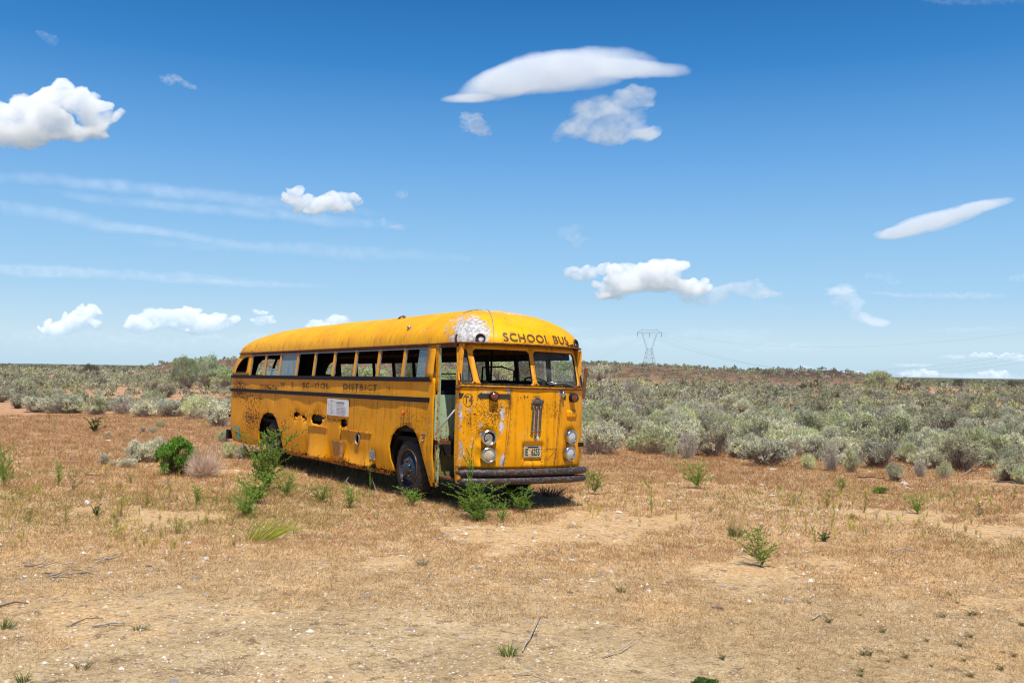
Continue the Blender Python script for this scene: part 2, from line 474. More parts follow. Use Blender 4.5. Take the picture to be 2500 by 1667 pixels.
# foliage materials take each plant's own colour attribute
def leafmat(name, rough=.75, transl=.28, var=.16):
    t = NT(name)
    at = t.n('Attribute', attribute_name='Col'); oi = t.n('ObjectInfo')
    h = t.n('HueSaturation'); t.L(at.outputs['Color'], h.inputs['Color'])
    t.put(h.inputs['Value'], t.step(oi.outputs['Random'], 0, 1, 1 - var, 1 + var))
    d = t.n('BsdfDiffuse'); t.L(h.outputs[0], d.inputs[0]); d.inputs['Roughness'].default_value = .8
    tl = t.n('BsdfTranslucent'); t.L(h.outputs[0], tl.inputs[0])
    mx = t.n('MixShader'); mx.inputs[0].default_value = transl
    t.L(d.outputs[0], mx.inputs[1]); t.L(tl.outputs[0], mx.inputs[2]); t.L(mx.outputs[0], t.out.inputs['Surface'])
    return t.m
MT['leaf'] = leafmat('leaf_surface', .7, .22)
MT['twig'] = leafmat('twig_bark', .9, .0)
MT['straw'] = leafmat('dry_straw', .8, .30, .1)
t = NT('stone_surface'); at = t.n('Attribute', attribute_name='Col'); c = t.coord(); n = t.noise(c, 25, 5, .65)
MT['stone'] = t.bsdf(t.mix(t.step(n, .35, .7), at.outputs['Color'], t.mix(.45, at.outputs['Color'], (.16, .12, .09))), .9, 0, t.bump(n, .5, .006), .2)

# ------------------------------------------------------------------ ground
def build_ground():
    rad = [0.0]
    r = 1.2
    while r < 9000:
        rad.append(r); r *= 1.022 if r < 60 else (1.03 if r < 420 else 1.12)
    rad = np.array(rad)
    th = []
    a = -180.0
    while a < 180:
        th.append(a); a += .30 if -42 <= a < 42 else 3.0
    th = np.radians(np.array(th)); nr, nt = len(rad), len(th)
    RR, TT = np.meshgrid(rad, th, indexing='ij')
    X = RR * np.sin(TT); Y = RR * np.cos(TT)
    Z = Hh(X.ravel(), Y.ravel()).reshape(X.shape)
    V = np.stack([X.ravel(), Y.ravel(), Z.ravel()], 1)
    i = np.arange(nr - 1)[:, None]; j = np.arange(nt)[None, :]; j2 = (j + 1) % nt
    F = np.stack([(i * nt + j).ravel() * 1, (i * nt + j2).ravel(), ((i + 1) * nt + j2).ravel(), ((i + 1) * nt + j).ravel()], 1)[:, ::-1]
    me = np_mesh('ground', V, F, None)
    t = NT('desert_soil')
    c = t.coord(); geo = t.n('NewGeometry'); sx = t.n('SeparateXYZ'); t.L(c, sx.inputs[0])
    big = t.noise(c, .33, 5, .6, .3); med = t.noise(c, 1.7, 6, .62); fine = t.noise(c, 16, 6, .7); vf = t.noise(c, 70, 3, .7)
    y = sx.outputs['Y']; x = sx.outputs['X']
    spk = t.noise(c, 7.5, 7, .72, .4); sp2 = t.noise(c, 27, 5, .75)
    soil = t.mix(t.step(med, .35, .68), (.410, .285, .150), (.550, .400, .215))
    soil = t.mix(t.step(sp2, .40, .62, 0, .75), soil, (.235, .160, .080))
    soil = t.mix(t.step(spk, .52, .68, 0, .6), soil, (.58, .43, .23))
    litter = t.mix(t.step(sp2, .38, .62), (.66, .425, .195), (.42, .235, .105))
    litter = t.mix(t.step(spk, .55, .68, 0, .5), litter, (.68, .52, .28))
    lw = t.add(t.step(t.add(y, t.mul(big, 5.0)), 8.5, 14.0, 0, .8), t.mul(t.step(big, .50, .62), .6))
    lw = t.math('MULTIPLY', lw, t.step(t.add(t.mul(med, .5), t.mul(spk, .6)), .46, .62, .25, 1.0), True)
    lw = t.math('MAXIMUM', lw, t.mul(t.step(y, 8.8, 10.5), t.step(spk, .35, .55, .35, .9)))
    col = t.mix(lw, soil, litter)
    red = t.mix(t.step(sp2, .36, .62), (.52, .27, .14), (.33, .150, .078))
    red = t.mix(t.step(med, .55, .72, 0, .6), red, (.50, .34, .16))
    col = t.mix(t.math('MULTIPLY', t.step(y, 16, 32, 0, .9), t.step(spk, .36, .60, .45, 1.0), True), col, red)
    pale = t.mul(t.step(t.noise(c, .9, 6, .7, .8), .52, .66), t.step(spk, .30, .55))
    col = t.mix(t.mul(pale, .36), col, (.62, .47, .29))
    clump_shade = t.mul(t.step(spk, .45, .37), .72)  # dark spots: shadows of grass clumps painted into the soil colour
    col = t.mix(clump_shade, col, (.135, .085, .045))
    # gravel: pale and dark chips
    for sc, thr, cc in ((34, .22, (.60, .50, .38)), (52, .20, (.10, .08, .065)), (17, .15, (.66, .62, .56)), (90, .24, (.64, .52, .34)), (9, .10, (.62, .56, .48)), (23, .18, (.09, .07, .055))):
        nd = t.n('TexVoronoi'); t.L(c, nd.inputs['Vector']); nd.inputs['Scale'].default_value = sc
        sep = t.n('SeparateColor'); t.L(nd.outputs['Color'], sep.inputs[0])
        m = t.mul(t.math('LESS_THAN', nd.outputs['Distance'], thr), t.step(sep.outputs[0], .60, .62))
        col = t.mix(t.mul(m, .85), col, cc)
    # far plain, covered by scrub too small to see
    far = t.mix(t.step(t.noise(c, .05, 5, .7), .35, .65), (.125, .125, .075), (.17, .12, .07))
    col = t.mix(t.step(y, 130, 330), col, far)
    # basalt ridge
    px = t.mul(x, 2360 / 260.0)
    rock = t.mix(t.step(t.noise(c, .35, 6, .7), .42, .58), (.22, .140, .080), (.10, .060, .042))
    rm = t.math('MULTIPLY', t.step(y, 190, 225), t.step(px, -900, -780), True)
    rm = t.mul(rm, t.step(px, 930, 840))
    col = t.mix(t.mul(rm, t.step(y, 700, 430)), col, rock)
    dk = t.mul(t.mul(t.step(px, 480, 640), rm), t.step(y, 215, 245))
    col = t.mix(t.mul(dk, .8), col, t.mix(t.step(t.noise(c, .8, 5, .7), .4, .6), (.085, .042, .032), (.045, .028, .024)))
    h = t.add(t.mul(fine, .55), t.add(t.mul(vf, .35), t.mul(med, .6)))
    t.bsdf(col, .95, 0, t.bump(h, .8, .035), .15)
    o = link('ground', me, t.m, None, True); tag(o, 'dry tan and reddish desert soil with straw litter', None, None, 'structure')
    return o
build_ground()
# ------------------------------------------------------------------ the bus
# local frame: x across from the door side, y backwards from the nose, z up
K = 1.036
HB = 1.78
bus = bpy.data.objects.new('school_bus', None); COL.objects.link(bus)
er = Vector((0.83941742, 0.54310463, -0.02039028)).normalized()
eb = Vector((-0.54334628, 0.83946334, -0.00872503)); eb = (eb - er * eb.dot(er)).normalized()
eu = er.cross(eb)
bus.matrix_world = Matrix(((er[0]*K, eb[0]*K, eu[0]*K, -.8055), (er[1]*K, eb[1]*K, eu[1]*K, 14.381), (er[2]*K, eb[2]*K, eu[2]*K, CAMZ - 2.0998), (0, 0, 0, 1)))
tag(bus, 'derelict yellow school bus with rusted torn skirt and missing front door', 'school bus')
bpy.context.view_layer.update()
WID = 2.22; REAR = 10.75; RC = .6
SEAMS = [.96, 1.95, 2.88, 3.85, 4.83, 5.79, 6.76, 7.75, 8.72, 9.68, 10.62]

def toff(h):
    o = 0
    if h > .12: o = .055 * ((h - .12) / .5) ** 1.4
    if h < -.9: o = .05 * ((-.9 - h) / .5) ** 2
    return o
def dent(s, h):
    f = float(fbm(s * 1.3 + 5, h * 1.7 + 9, oct=3, seed=31)) - .5
    ph = min(abs(s - q) for q in SEAMS)
    pil = min(ph / .48, 1); w = 1 if h < -.2 else .45
    return (f * .034 - .010 * math.sin(pil * math.pi / 2)) * w
def pull(y, h):
    u = max(0, min(1, (y - 9.3) / 2.05)); u = u * u * (3 - 2 * u)
    return u * .46 * (max(0, h - .14) / .5) ** 1.5 + u * .10 * max(0, min(1, (-.7 - h) / .7))
def sideP(s, h, out=0.0, far=False, dn=True):
    """point on the body side; s beyond REAR wraps round the rear corner"""
    o = toff(h) + (dent(s, h) if (dn and s < 10.5) else 0) - out
    if s <= REAR: t, y = o, s
    else:
        a = min((s - REAR) / RC, math.pi / 2); r = RC - o
        t, y = RC - r * math.cos(a), REAR + r * math.sin(a)
        if s > REAR + RC * math.pi / 2: t += s - REAR - RC * math.pi / 2
    y -= pull(y, h)
    return (WID - t if far else t, y, h + HB)
ENDS = REAR + RC * math.pi / 2

def bf(t):
    x = min(1, abs((t - 1.11) / 1.11)); return .34 * (1 - x ** 2.6) ** .8
RAKE = .32
def frontP(t, h, out=0.0):
    e = .01
    b = bf(t); d = (bf(min(t + e, 2.22)) - bf(max(t - e, 0))) / (min(t + e, 2.22) - max(t - e, 0))
    d = max(-1.6, min(1.6, d))
    nx, ny = -d, -1.0; L = math.hypot(nx, ny); nx /= L; ny /= L
    y = -b + (RAKE * (h - .05) if h > .05 else 0)
    dn = (float(fbm(t * 2.1 + 3, h * 2.1 + 4, oct=3, seed=77)) - .5) * .022 if h < .0 else 0
    if h < -.85: y += .05 * ((-.85 - h) / .3) ** 2 * .5
    return (t - nx * 0 + nx * (out) , y + ny * out + dn, h + HB)

# --- flaking, rust and grime as the photograph places them
def blob(x, y, cx, cy, rx, ry):
    d = ((x - cx) / rx) ** 2 + ((y - cy) / ry) ** 2
    return max(0.0, 1 - d) if d < 1 else 0.0
def wear_side(x, y, z):
    h = z - HB; s = y
    ru = 0; fl = 0; di = 0
    ru += .42 * max(0, 1 - abs(h + 1.38) / .12)
    ru += .38 * blob(s, h, 9.3, -.35, 1.9, .6) + .42 * blob(s, h, 9.2, -.95, 1.4, .35) + .3 * blob(s, h, 10.4, -.1, .7, .4)
    ru += .36 * blob(s, h, 8.0, -.12, 1.0, .12)
    ru += .36 * blob(s, h, 7.15, -.9, .4, .35) + .35 * blob(s, h, 6.4, -.66, .7, .25)
    ru += .40 * blob(s, h, 4.9, -.66, 1.5, .12) + .22 * blob(s, h, 3.5, -.76, .8, .10)
    for q in SEAMS: ru += .20 * max(0, 1 - abs(s - q) / .035) * (1 if h < -.25 else .4)
    ru += .35 * max(0, 1 - abs(h + .81) / .03) * (1 if 2.8 < s < 5.9 else 0)
    di += .9 * blob(s, h, 3.3, -.45, 1.1, .5) + 1.2 * blob(s, h, 1.2, -.62, .75, .5) + .8 * blob(s, h, 2.0, -.55, .7, .4)
    di += .9 * blob(s, h, 9.7, -1.15, .6, .35) + .6 * blob(s, h, 6.9, -1.1, .5, .4) + .7 * blob(s, h, 6.0, -1.1, .35, .3) + .5 * blob(s, h, 3.3, -1.15, .7, .3)
    fl += .5 * blob(s, h, .80, -1.05, .1, .6) + .5 * blob(s, h, .86, -.5, .1, .3) + .3 * blob(s, h, 9.9, -1.15, .5, .35)
    return (ru, fl, di)
FLK = [(.34, -.05, .09, .05, .75), (.648, -.03, .06, .05, .8), (.55, -.227, .05, .07, .75), (.575, -.37, .05, .11, .85), (.555, -.54, .07, .07, .88), (.552, -.63, .03, .06, .85),
       (.02, -.42, .03, .34, .80), (.04, -.95, .05, .25, .80), (.09, -.72, .09, .10, .5), (.16, -.80, .03, .11, .75), (.59, -1.03, .05, .14, .9), (.344, -.388, .04, .04, .8),
       (.26, -.53, .05, .05, .8), (.30, -.66, .05, .08, .75), (1.17, -.735, .05, .12, .75), (1.12, -.06, .5, .03, .5), (1.58, -.05, .05, .07, .9), (.12, -.33, .07, .06, .75), (.1, -1.05, .07, .07, .55)]
def wear_front(x, y, z):
    h = z - HB; fl = 0
    for (a, b, rx, ry, k) in FLK: fl = max(fl, (k - .10) * math.sqrt(blob(x, h, a, b, rx * 1.2, ry * 1.2)))
    di = .35 + 1.0 * blob(x, h, .3, -.42, .34, .45) + .9 * blob(x, h, .56, -.3, .25, .3) + .95 * blob(x, h, 1.38, -.30, .26, .26) + .3 * blob(x, h, 1.8, -.4, .4, .4)
    ru = .06 + .26 * blob(x, h, .2, -.5, .3, .6) + .2 * blob(x, h, 1.38, -.32, .22, .22) + .32 * max(0, 1 - abs(h - .02) / .04) + .15 * max(0, 1 - abs(h + 1.13) / .04) + .22 * blob(x, h, .58, -.33, .18, .25) + .36 * blob(x, h, .95, -.12, .26, .06)
    return (ru, fl, di)

# --- door side skirt panel
ARCHF = [(2.05, -1.38), (2.16, -1.2), (2.19, -.99), (2.12, -.81), (1.95, -.69), (1.62, -.615), (1.35, -.67), (1.2, -.79), (1.08, -.98), (1.0, -1.16), (.93, -1.34), (.90, -1.44)]
ARCHR = [(8.75, -1.40), (8.76, -1.22), (8.73, -1.02), (8.66, -.85), (8.5, -.72), (8.22, -.65), (7.86, -.67), (7.64, -.79), (7.46, -.97), (7.34, -1.08), (7.30, -1.2), (7.24, -1.38)]
HOLES = [
 [(6.61, -.61), (6.49, -.575), (6.42, -.60), (6.28, -.60), (6.28, -.66), (6.38, -.65), (6.46, -.69), (6.55, -.68), (6.60, -.75), (6.645, -.78)],
 [(6.22, -.64), (6.12, -.63), (6.04, -.665), (5.95, -.68), (5.94, -.76), (5.99, -.745), (6.06, -.70), (6.17, -.685)],
 [(5.68, -.69), (5.64, -.63), (5.57, -.60), (5.50, -.575), (5.44, -.60), (5.34, -.58), (5.25, -.605), (5.17, -.59), (5.12, -.63), (4.98, -.635), (4.98, -.665), (5.11, -.675), (5.13, -.72), (5.16, -.765), (5.3, -.79), (5.45, -.78), (5.62, -.765)],
 [(4.25, -.63), (4.17, -.635), (4.07, -.61), (4.0, -.64), (3.97, -.68), (3.98, -.73), (4.04, -.78), (4.13, -.785), (4.185, -.78), (4.19, -1.02), (4.215, -1.02), (4.215, -.78), (4.23, -.72), (4.20, -.665)],
 [(3.435 + .085 * math.cos(a * math.pi / 8), -.94 + .095 * math.sin(a * math.pi / 8)) for a in range(16)],
]
low = [(.72, -1.50), (.72, .13), (ENDS, .13), (ENDS, -1.41), (10.62, -1.41), (9.52, -1.42), (8.9, -1.40)] + ARCHR + \
      [(7.1, -1.39), (6.4, -1.39), (5.9, -1.375), (5.82, -1.33), (5.74, -1.36), (5.6, -1.40), (5.3, -1.41), (5.1, -1.38), (4.9, -1.41), (4.6, -1.40), (4.3, -1.39), (4.17, -1.36), (4.10, -1.385), (3.98, -1.35), (3.8, -1.36), (3.6, -1.385), (3.4, -1.38), (3.2, -1.40), (3.05, -1.36), (2.9, -1.39), (2.78, -1.30), (2.72, -1.385), (2.5, -1.37), (2.3, -1.38)] + ARCHF + [(.86, -1.50)]
jr = random.Random(3)
low = densify(low, .09, .012, jr)
holes = [densify(h, .03, .012 if i < 4 else 0, jr) for i, h in enumerate(HOLES)]
def door_side_map(s, h):
    out = 0
    # sheet ends curling away from the frame along the torn lower edge
    if 2.8 < s < 4.22 and h < -1.1: out += .10 * ((-1.1 - h) / .3) ** 2
    if 4.83 < s < 5.9 and h < -.85: out += .11 * ((-.85 - h) / .5) ** 2 * math.sin(min(1, (5.95 - s) / .5) * math.pi / 2)
    if 5.75 < s < 6.0 and h < -1.0: out -= .04 * ((-1.0 - h) / .4)
    for (cx, cy, r) in ((5.4, -.68, .36), (4.1, -.7, .24), (6.45, -.66, .25), (6.07, -.7, .2)):
        d = math.hypot((s - cx), (h - cy) * 1.6)
        if d < r: out += -.045 * (1 - d / r) * (1 if (int(s * 60) % 2) else .3)
    return sideP(s, h, out)
side_panel = cdt_panel(low, holes, .07, door_side_map).build('side_panel', MT['side'], bus, True, wear_side, .012, 1)
# far side panel
farlow = [(.25, -1.40), (.25, .13), (ENDS, .13), (ENDS, -1.41), (8.76, -1.41)] + ARCHR[1:-1] + [(7.24, -1.38), (2.06, -1.38)] + ARCHF[1:-1] + [(.93, -1.40)]
cdt_panel(densify(farlow, .2), [], .3, lambda s, h: sideP(s, h, 0, True)).build('side_panel', MT['side'], bus, True, wear_side, .012, -1)
# inner linings
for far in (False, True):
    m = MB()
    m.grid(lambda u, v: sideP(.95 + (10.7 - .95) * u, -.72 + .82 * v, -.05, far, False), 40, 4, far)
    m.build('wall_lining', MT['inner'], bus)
# rear wall with two windows and the upper rear corner panels
def rearP(s, h, far): return sideP(s, h, 0, far, False)
rw = [(10.55, .21), (10.56, .27), (10.5, .37), (10.4, .45), (10.27, .51), (10.05, .545), (9.87, .55), (9.815, .52), (9.80, .26), (9.84, .215)]
upo = densify([(9.60, .13), (9.60, .66), (ENDS, .66), (ENDS, .13)], .08)
for far in (False, True):
    cdt_panel(upo, [densify(rw, .05)], .08, lambda s, h: rearP(s, h, far)).build('corner_panel', MT['side'], bus, True, wear_side, .012, -1 if far else 1)
    m = MB(); rp = [rearP(s, h, far) for s, h in rw]
    m.tube([Vector(p) for p in rp] + [Vector(rp[0])], .016, 6, False).build('window_frame', MT['black'], bus, True)
def rwall(t, h):
    return (t, REAR + RC - toff(h) * .6 - pull(REAR + RC, h), h + HB)
rh = [[(.72, .17), (.72, .42), (.78, .52), (.9, .56), (1.08, .56), (1.08, .17)], [(1.14, .17), (1.14, .56), (1.32, .56), (1.44, .52), (1.5, .42), (1.5, .17)]]
cdt_panel([(.6, -1.41), (.6, .66), (1.62, .66), (1.62, -1.41)], rh, .2, rwall).build('rear_wall', MT['side'], bus, False, wear_side, .012, 0)

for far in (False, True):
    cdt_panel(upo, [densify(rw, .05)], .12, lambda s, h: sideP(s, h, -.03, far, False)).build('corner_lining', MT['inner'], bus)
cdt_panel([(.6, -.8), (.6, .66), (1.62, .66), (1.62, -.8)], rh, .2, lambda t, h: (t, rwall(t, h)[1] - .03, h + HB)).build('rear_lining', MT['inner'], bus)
# --- window pillars and header on both sides
POST = [1.835, 2.79, 3.747, 4.716, 5.68, 6.62, 7.62, 8.574, 9.55]
def stripbox(m, s0, s1, h0, h1, d0, d1, far=False, n=None, dn=False):
    n = n or max(1, int((s1 - s0) / .25))
    b = len(m.v)
    for i in range(n + 1):
        s = s0 + (s1 - s0) * i / n
        for (h, d) in ((h0, d1), (h1, d1), (h1, d0), (h0, d0)): m.v.append(sideP(s, h, d, far, dn))
    for i in range(n):
        for k in range(4):
            q = (b + i * 4 + k, b + i * 4 + (k + 1) % 4, b + (i + 1) * 4 + (k + 1) % 4, b + (i + 1) * 4 + k)
            m.f.append(q if not far else q[::-1])
    e0 = tuple(b + k for k in range(4)); e1 = tuple(b + n * 4 + k for k in range(4))
    m.f.append(e0[::-1] if not far else e0); m.f.append(e1 if not far else e1[::-1])
for far in (False, True):
    m = MB(); stripbox(m, .06, 9.62, .585, .655, -.03, .004, far); m.build('window_header', MT['rustbrown'], bus)
    if far: m = MB(); stripbox(m, .3, 9.62, .47, .59, -.03, -.005, far); m.build('upper_sash', MT['inner'], bus)
    for i, s in enumerate(POST + ([.88] if far else [])):
        m = MB(); stripbox(m, s - .036, s + .036, .12, .60, -.035, .006, far, 1)
        o = m.build('window_pillar', MT['trimy'] if not far else MT['inner'], bus, wear=lambda x, y, z: (.12, 0, .5))
        m = MB(); stripbox(m, s - .062, s - .038, .12, .59, -.02, -.004, far, 1)
        m.build('window_channel', MT['galv'] if not far else MT['inner'], bus)
    # rub rails
    for (h0, h1) in ((.068, .14), (-.245, -.172)):
        s0 = .86 if not far else .25
        m = MB(); stripbox(m, s0, ENDS, h0, h1, -.01, .03, far)
        m.build('rub_rail', MT['black'], bus)
m = MB(); stripbox(m, 1.0, 9.6, .575, .59, -.02, .012, False); m.build('window_channel', MT['galv'], bus)
# last pillar before the door and its pale green inner edge
m = MB()
m.add([sideP(.78, -1.40, 0, False, False), sideP(.98, .13, 0, False, False), sideP(1.06, .13, 0, False, False)], [])
m = cdt_panel(densify([(.79, .10), (.79, .66), (1.03, .66), (1.03, .10)], .1), [], .1, lambda s, h: sideP(s, h, .006, False, False))
m.build('door_pillar', MT['trimy'], bus, True, lambda x, y, z: (.1, 0, .4), .02, 0)
m = MB(); stripbox(m, .70, .79, -1.50, .66, -.008, .022, False, 1); m.build('door_jamb', MT['side'], bus, wear=lambda x, y, z: (.18 + .5 * max(0, 1 - abs(z - .3) / .15), .42 * blob(z, 0, .65, 0, .5, 1), .2))
m = MB(); stripbox(m, .66, .70, -1.48, .62, -.010, .006, False, 1); m.build('door_jamb_edge', MT['green'], bus, wear=lambda x, y, z: (.05 + .35 * max(0, 1 - abs(z - .35) / .25), .1, .3))
# front door post
m = MB()
for (h0, h1) in ((-1.38, .66),):
    n = 12; b = 0
    for i in range(n + 1):
        h = h0 + (h1 - h0) * i / n; o = toff(h) * .8
        for (t, s) in ((o, .005), (o, .085), (o + .05, .085), (o + .05, .005)): m.v.append((t, s + (RAKE * (h - .05) * .12 if h > .05 else 0), h + HB))
    for i in range(n):
        for k in range(4): m.f.append((i * 4 + k, (i + 1) * 4 + k, (i + 1) * 4 + (k + 1) % 4, i * 4 + (k + 1) % 4))
m.build('front_post', MT['trimy'], bus, wear=lambda x, y, z: (.22, .25, .4))
m = MB(); m.box(WID - .09, WID - .01, .02, .12, .38, HB + .62); m.build('front_post', MT['trimy'], bus, wear=lambda x, y, z: (.1, 0, .4))
# rivet rows along the sheet joints
m = MB()
def rivet(m, c, n, r=.009):
    n = Vector(n).normalized(); u = n.orthogonal().normalized(); w = n.cross(u); c = Vector(c)
    b = len(m.v)
    for k in range(6):
        a = k * math.pi / 3; m.v.append(tuple(c + (u * math.cos(a) + w * math.sin(a)) * r))
    m.v.append(tuple(c + n * r * .55))
    for k in range(6): m.f.append((b + k, b + (k + 1) % 6, b + 6))
for q in SEAMS:
    h = -1.34
    while h < .0:
        if not any(inpoly(q, h, P) for P in (ARCHF, ARCHR)): rivet(m, door_side_map(q + .012, h), (-1, 0, 0), .008)
        h += .062
for s in np.arange(.9, 10.5, .08): rivet(m, door_side_map(s, -.16), (-1, 0, 0), .006)
m.build('rivet_row', MT['trimy'], bus, wear=lambda x, y, z: (.25, 0, .5))
for q in SEAMS[1:-1]:
    m = MB(); hs_ = [h for h in np.arange(-1.38, -.24, .04) if not any(inpoly(q, h, P) for P in (ARCHF, ARCHR, *HOLES))]
    if len(hs_) > 3: m.tube([Vector(door_side_map(q, h)) + Vector((-.002, 0, 0)) for h in hs_ if h > hs_[-1] - .04 * len(hs_) - .01], .0032, 4); m.build('sheet_joint', MT['trimy'], bus, wear=lambda x, y, z: (.30, 0, .8))
# hinged ledges over the luggage flaps, lower sill beam
for (a, b) in ((4.84, 5.78), (2.89, 4.18)):
    m = MB(); stripbox(m, a, b, -.825, -.805, -.01, .028, False, None, True); m.build('flap_hinge', MT['trimy'], bus, wear=lambda x, y, z: (.3, 0, .4))
m = MB(); stripbox(m, 2.3, 7.2, -1.47, -1.40, -.10, -.03, False); m.build('sill_beam', MT['trimy'], bus, wear=lambda x, y, z: (.45, 0, 1.0))

# --- nose
no = densify([(0.0, -1.15), (0.0, .055), (WID, .055), (WID, -1.15)], .05)
no = [(max(0, min(WID, a)), b) for a, b in no]
PL0, PL1, PLT, PLB = .915, 1.275, -.80, -1.01
def noseP(t, h):
    p = Vector(frontP(t, h))
    # pressed recess round the plate, bulges round the lamps
    def rr(a, b, x, k=.03): return max(0, min(1, min(x - a, b - x) / k))
    p.y += .045 * rr(PL0 - .02, PL1 + .02, t) * rr(PLB - .06, PLT + .02, h)
    for (ct, ch) in ((.37, -.713), (.37, -.96), (1.83, -.71), (1.80, -.955)):
        d = math.hypot(t - ct, h - ch)
        if d < .17: p.y += .055 * max(0, 1 - (d / .17)) ** .7
    return p
m = cdt_panel(no, [], .035, noseP)
nose = m.build('nose_panel', MT['front'], bus, True, wear_front, .01, 0)
# windscreen surround
WL = [(.245, .075), (.262, .055), (1.02, .055), (1.055, .09), (1.060, .52), (1.02, .56), (.21, .56), (.178, .52)]
WR = [(1.165, .055), (1.13, .09), (1.135, .52), (1.17, .56), (2.02, .56), (2.055, .52), (1.985, .10), (1.95, .06)]
QW = [(.018, .075), (.035, .06), (.135, .06), (.165, .10), (.112, .50), (.095, .55), (.05, .57), (.018, .54)]
def wsP(t, h):
    x, y, z = frontP(t, h)
    if h > .05: x += (toff(h)) * (1 - t / 1.11)
    return (x, y, z)
fo = densify([(0.0, .052), (0.0, .66), (WID, .66), (WID, .052)], .06)
def rnd(P, st=.05): return densify(P, st)
QWR = [(WID - a, b) for a, b in QW][::-1]
cdt_panel(fo, [rnd(WL), rnd(WR), rnd(QW, .04), rnd(QWR, .04)], .06, wsP).build('windscreen_surround', MT['trimy'], bus, True, lambda x, y, z: (.16 + .3 * max(0, 1 - abs(z - HB - .05) / .05), 0, .5), .03, 0)
for P, nm, fr, gl in ((WL, 'windscreen', 1, 0), (WR, 'windscreen', 1, 1), (QW, 'quarter_window', 1, 1), (QWR, 'quarter_window', 1, 1)):
    m = MB(); pp = densify(P, .05); pts = [Vector(wsP(a, b)) for a, b in pp]
    m.tube(pts + [pts[0], pts[1]], .014, 6, False)
    fo_ = m.build(nm, MT['black'], bus, True)
    if gl:
        g = cdt_panel(pp, [], .12, lambda a, b: Vector(wsP(a, b)) + Vector((0, .012, 0))).build('glass_pane', MT['screen'], fo_, True)
# bead under the windscreen
m = MB(); m.tube([Vector(frontP(t, .012, .016)) for t in np.linspace(.0, WID, 50)], .014, 6); m.build('sill_bead', MT['rustbrown'], bus, True)
# joints and rivets on the nose
def polyF(P, r, name, mat, out=.004):
    m = MB(); q = densify(P + [P[-1]], .06)[:-1]
    m.tube([Vector(noseP(a, b)) + Vector((0, -out, 0)) for a, b in q], r, 5); return m.build(name, mat, bus, True)
SL = [(.683, -.01), (.692, -.44), (.675, -.62), (.659, -.783), (.605, -1.145)]
SR = [(1.579, -.01), (1.574, -.435), (1.539, -.809), (1.494, -1.145)]
polyF(SL, .004, 'panel_joint', MT['rustbrown']); polyF(SR, .005, 'panel_joint', MT['rustbrown'])
polyF([(1.253, -1.13), (1.253, -.875), (1.53, -.87)], .004, 'panel_joint', MT['rustbrown'])
m = MB()
for P in (SL, SR):
    for i in range(len(P) - 1):
        n = int(math.hypot(P[i+1][0] - P[i][0], P[i+1][1] - P[i][1]) / .062)
        for k in range(n):
            f = k / n; rivet(m, Vector(noseP(P[i][0] + (P[i+1][0] - P[i][0]) * f + (.022 if P is SL else -.022), P[i][1] + (P[i+1][1] - P[i][1]) * f)) + Vector((0, -.005, 0)), (0, -1, 0), .0085)
for k in range(5): rivet(m, Vector(noseP(1.29 + k * .055, -.895)) + Vector((0, -.005, 0)), (0, -1, 0), .009); rivet(m, Vector(noseP(1.27, -.93 - k * .045)) + Vector((0, -.005, 0)), (0, -1, 0), .009)
m.build('rivet_row', MT['rustbrown'], bus)
# raised pad on the right cheek
m = cdt_panel([(1.73, -.30), (1.95, -.30), (1.965, -.41), (1.90, -.425), (1.86, -.415), (1.82, -.43), (1.78, -.42), (1.73, -.41)], [], .04, lambda a, b: Vector(noseP(a, b)) + Vector((0, -.022, 0)))
m.build('cover_pad', MT['front'], bus, True, lambda x, y, z: (.2 * max(0, 1 - abs(z - HB + .42) / .03), 0, 0), .02, -1)

# --- decals on the nose
def flatF(P, name, mat, out=.012, parent=None, hole=None, st=.05):
    return cdt_panel(densify(P, st), [hole] if hole else [], st, lambda a, b: Vector(noseP(a, b)) + Vector((0, -out, 0))).build(name, mat, parent or bus, True)
AR = [(.675, -.080), (.675, -.152), (.262, -.152), (.262, -.178), (.205, -.116), (.262, -.058), (.262, -.080)]
flatF(AR, 'arrow_marking', MT['decal'])
flatF([(1.93, -.08), (1.93, -.062), (1.985, -.062), (2.045, -.118), (1.985, -.165), (1.93, -.16)], 'arrow_marking', MT['decal'])
flatF([(1.63, -.075), (1.69, -.08), (1.685, -.145), (1.63, -.14)], 'arrow_marking', MT['decal'])
flatF([(.0, -.083), (.05, -.083), (.03, -.15), (.0, -.17)], 'belt_marking', MT['decal'])
def textmap(body, size, cx, cy, fn, name, mat, spacing=1.0, sx=1.0, w=0, parent=None):
    vs, fs = text_geo(body, size, spacing, w)
    m = MB(); m.v = [tuple(fn(cx + x * sx, cy + y)) for x, y, z in vs]; m.f = fs
    return m.build(name, mat, parent or bus)
textmap('T4', .15, .103, -.18, lambda a, b: Vector(noseP(a, b)) + Vector((0, -.012, 0)), 'number_lettering', MT['emblem'], 1.0, .60, .003)
m = MB(); m.tube([Vector(noseP(.102 + .058 * math.cos(a), -.18 + .092 * math.sin(a))) + Vector((0, -.008, 0)) for a in np.linspace(0, 2 * math.pi, 30)], .003, 4, False); m.build('number_ring', MT['decal'], bus)
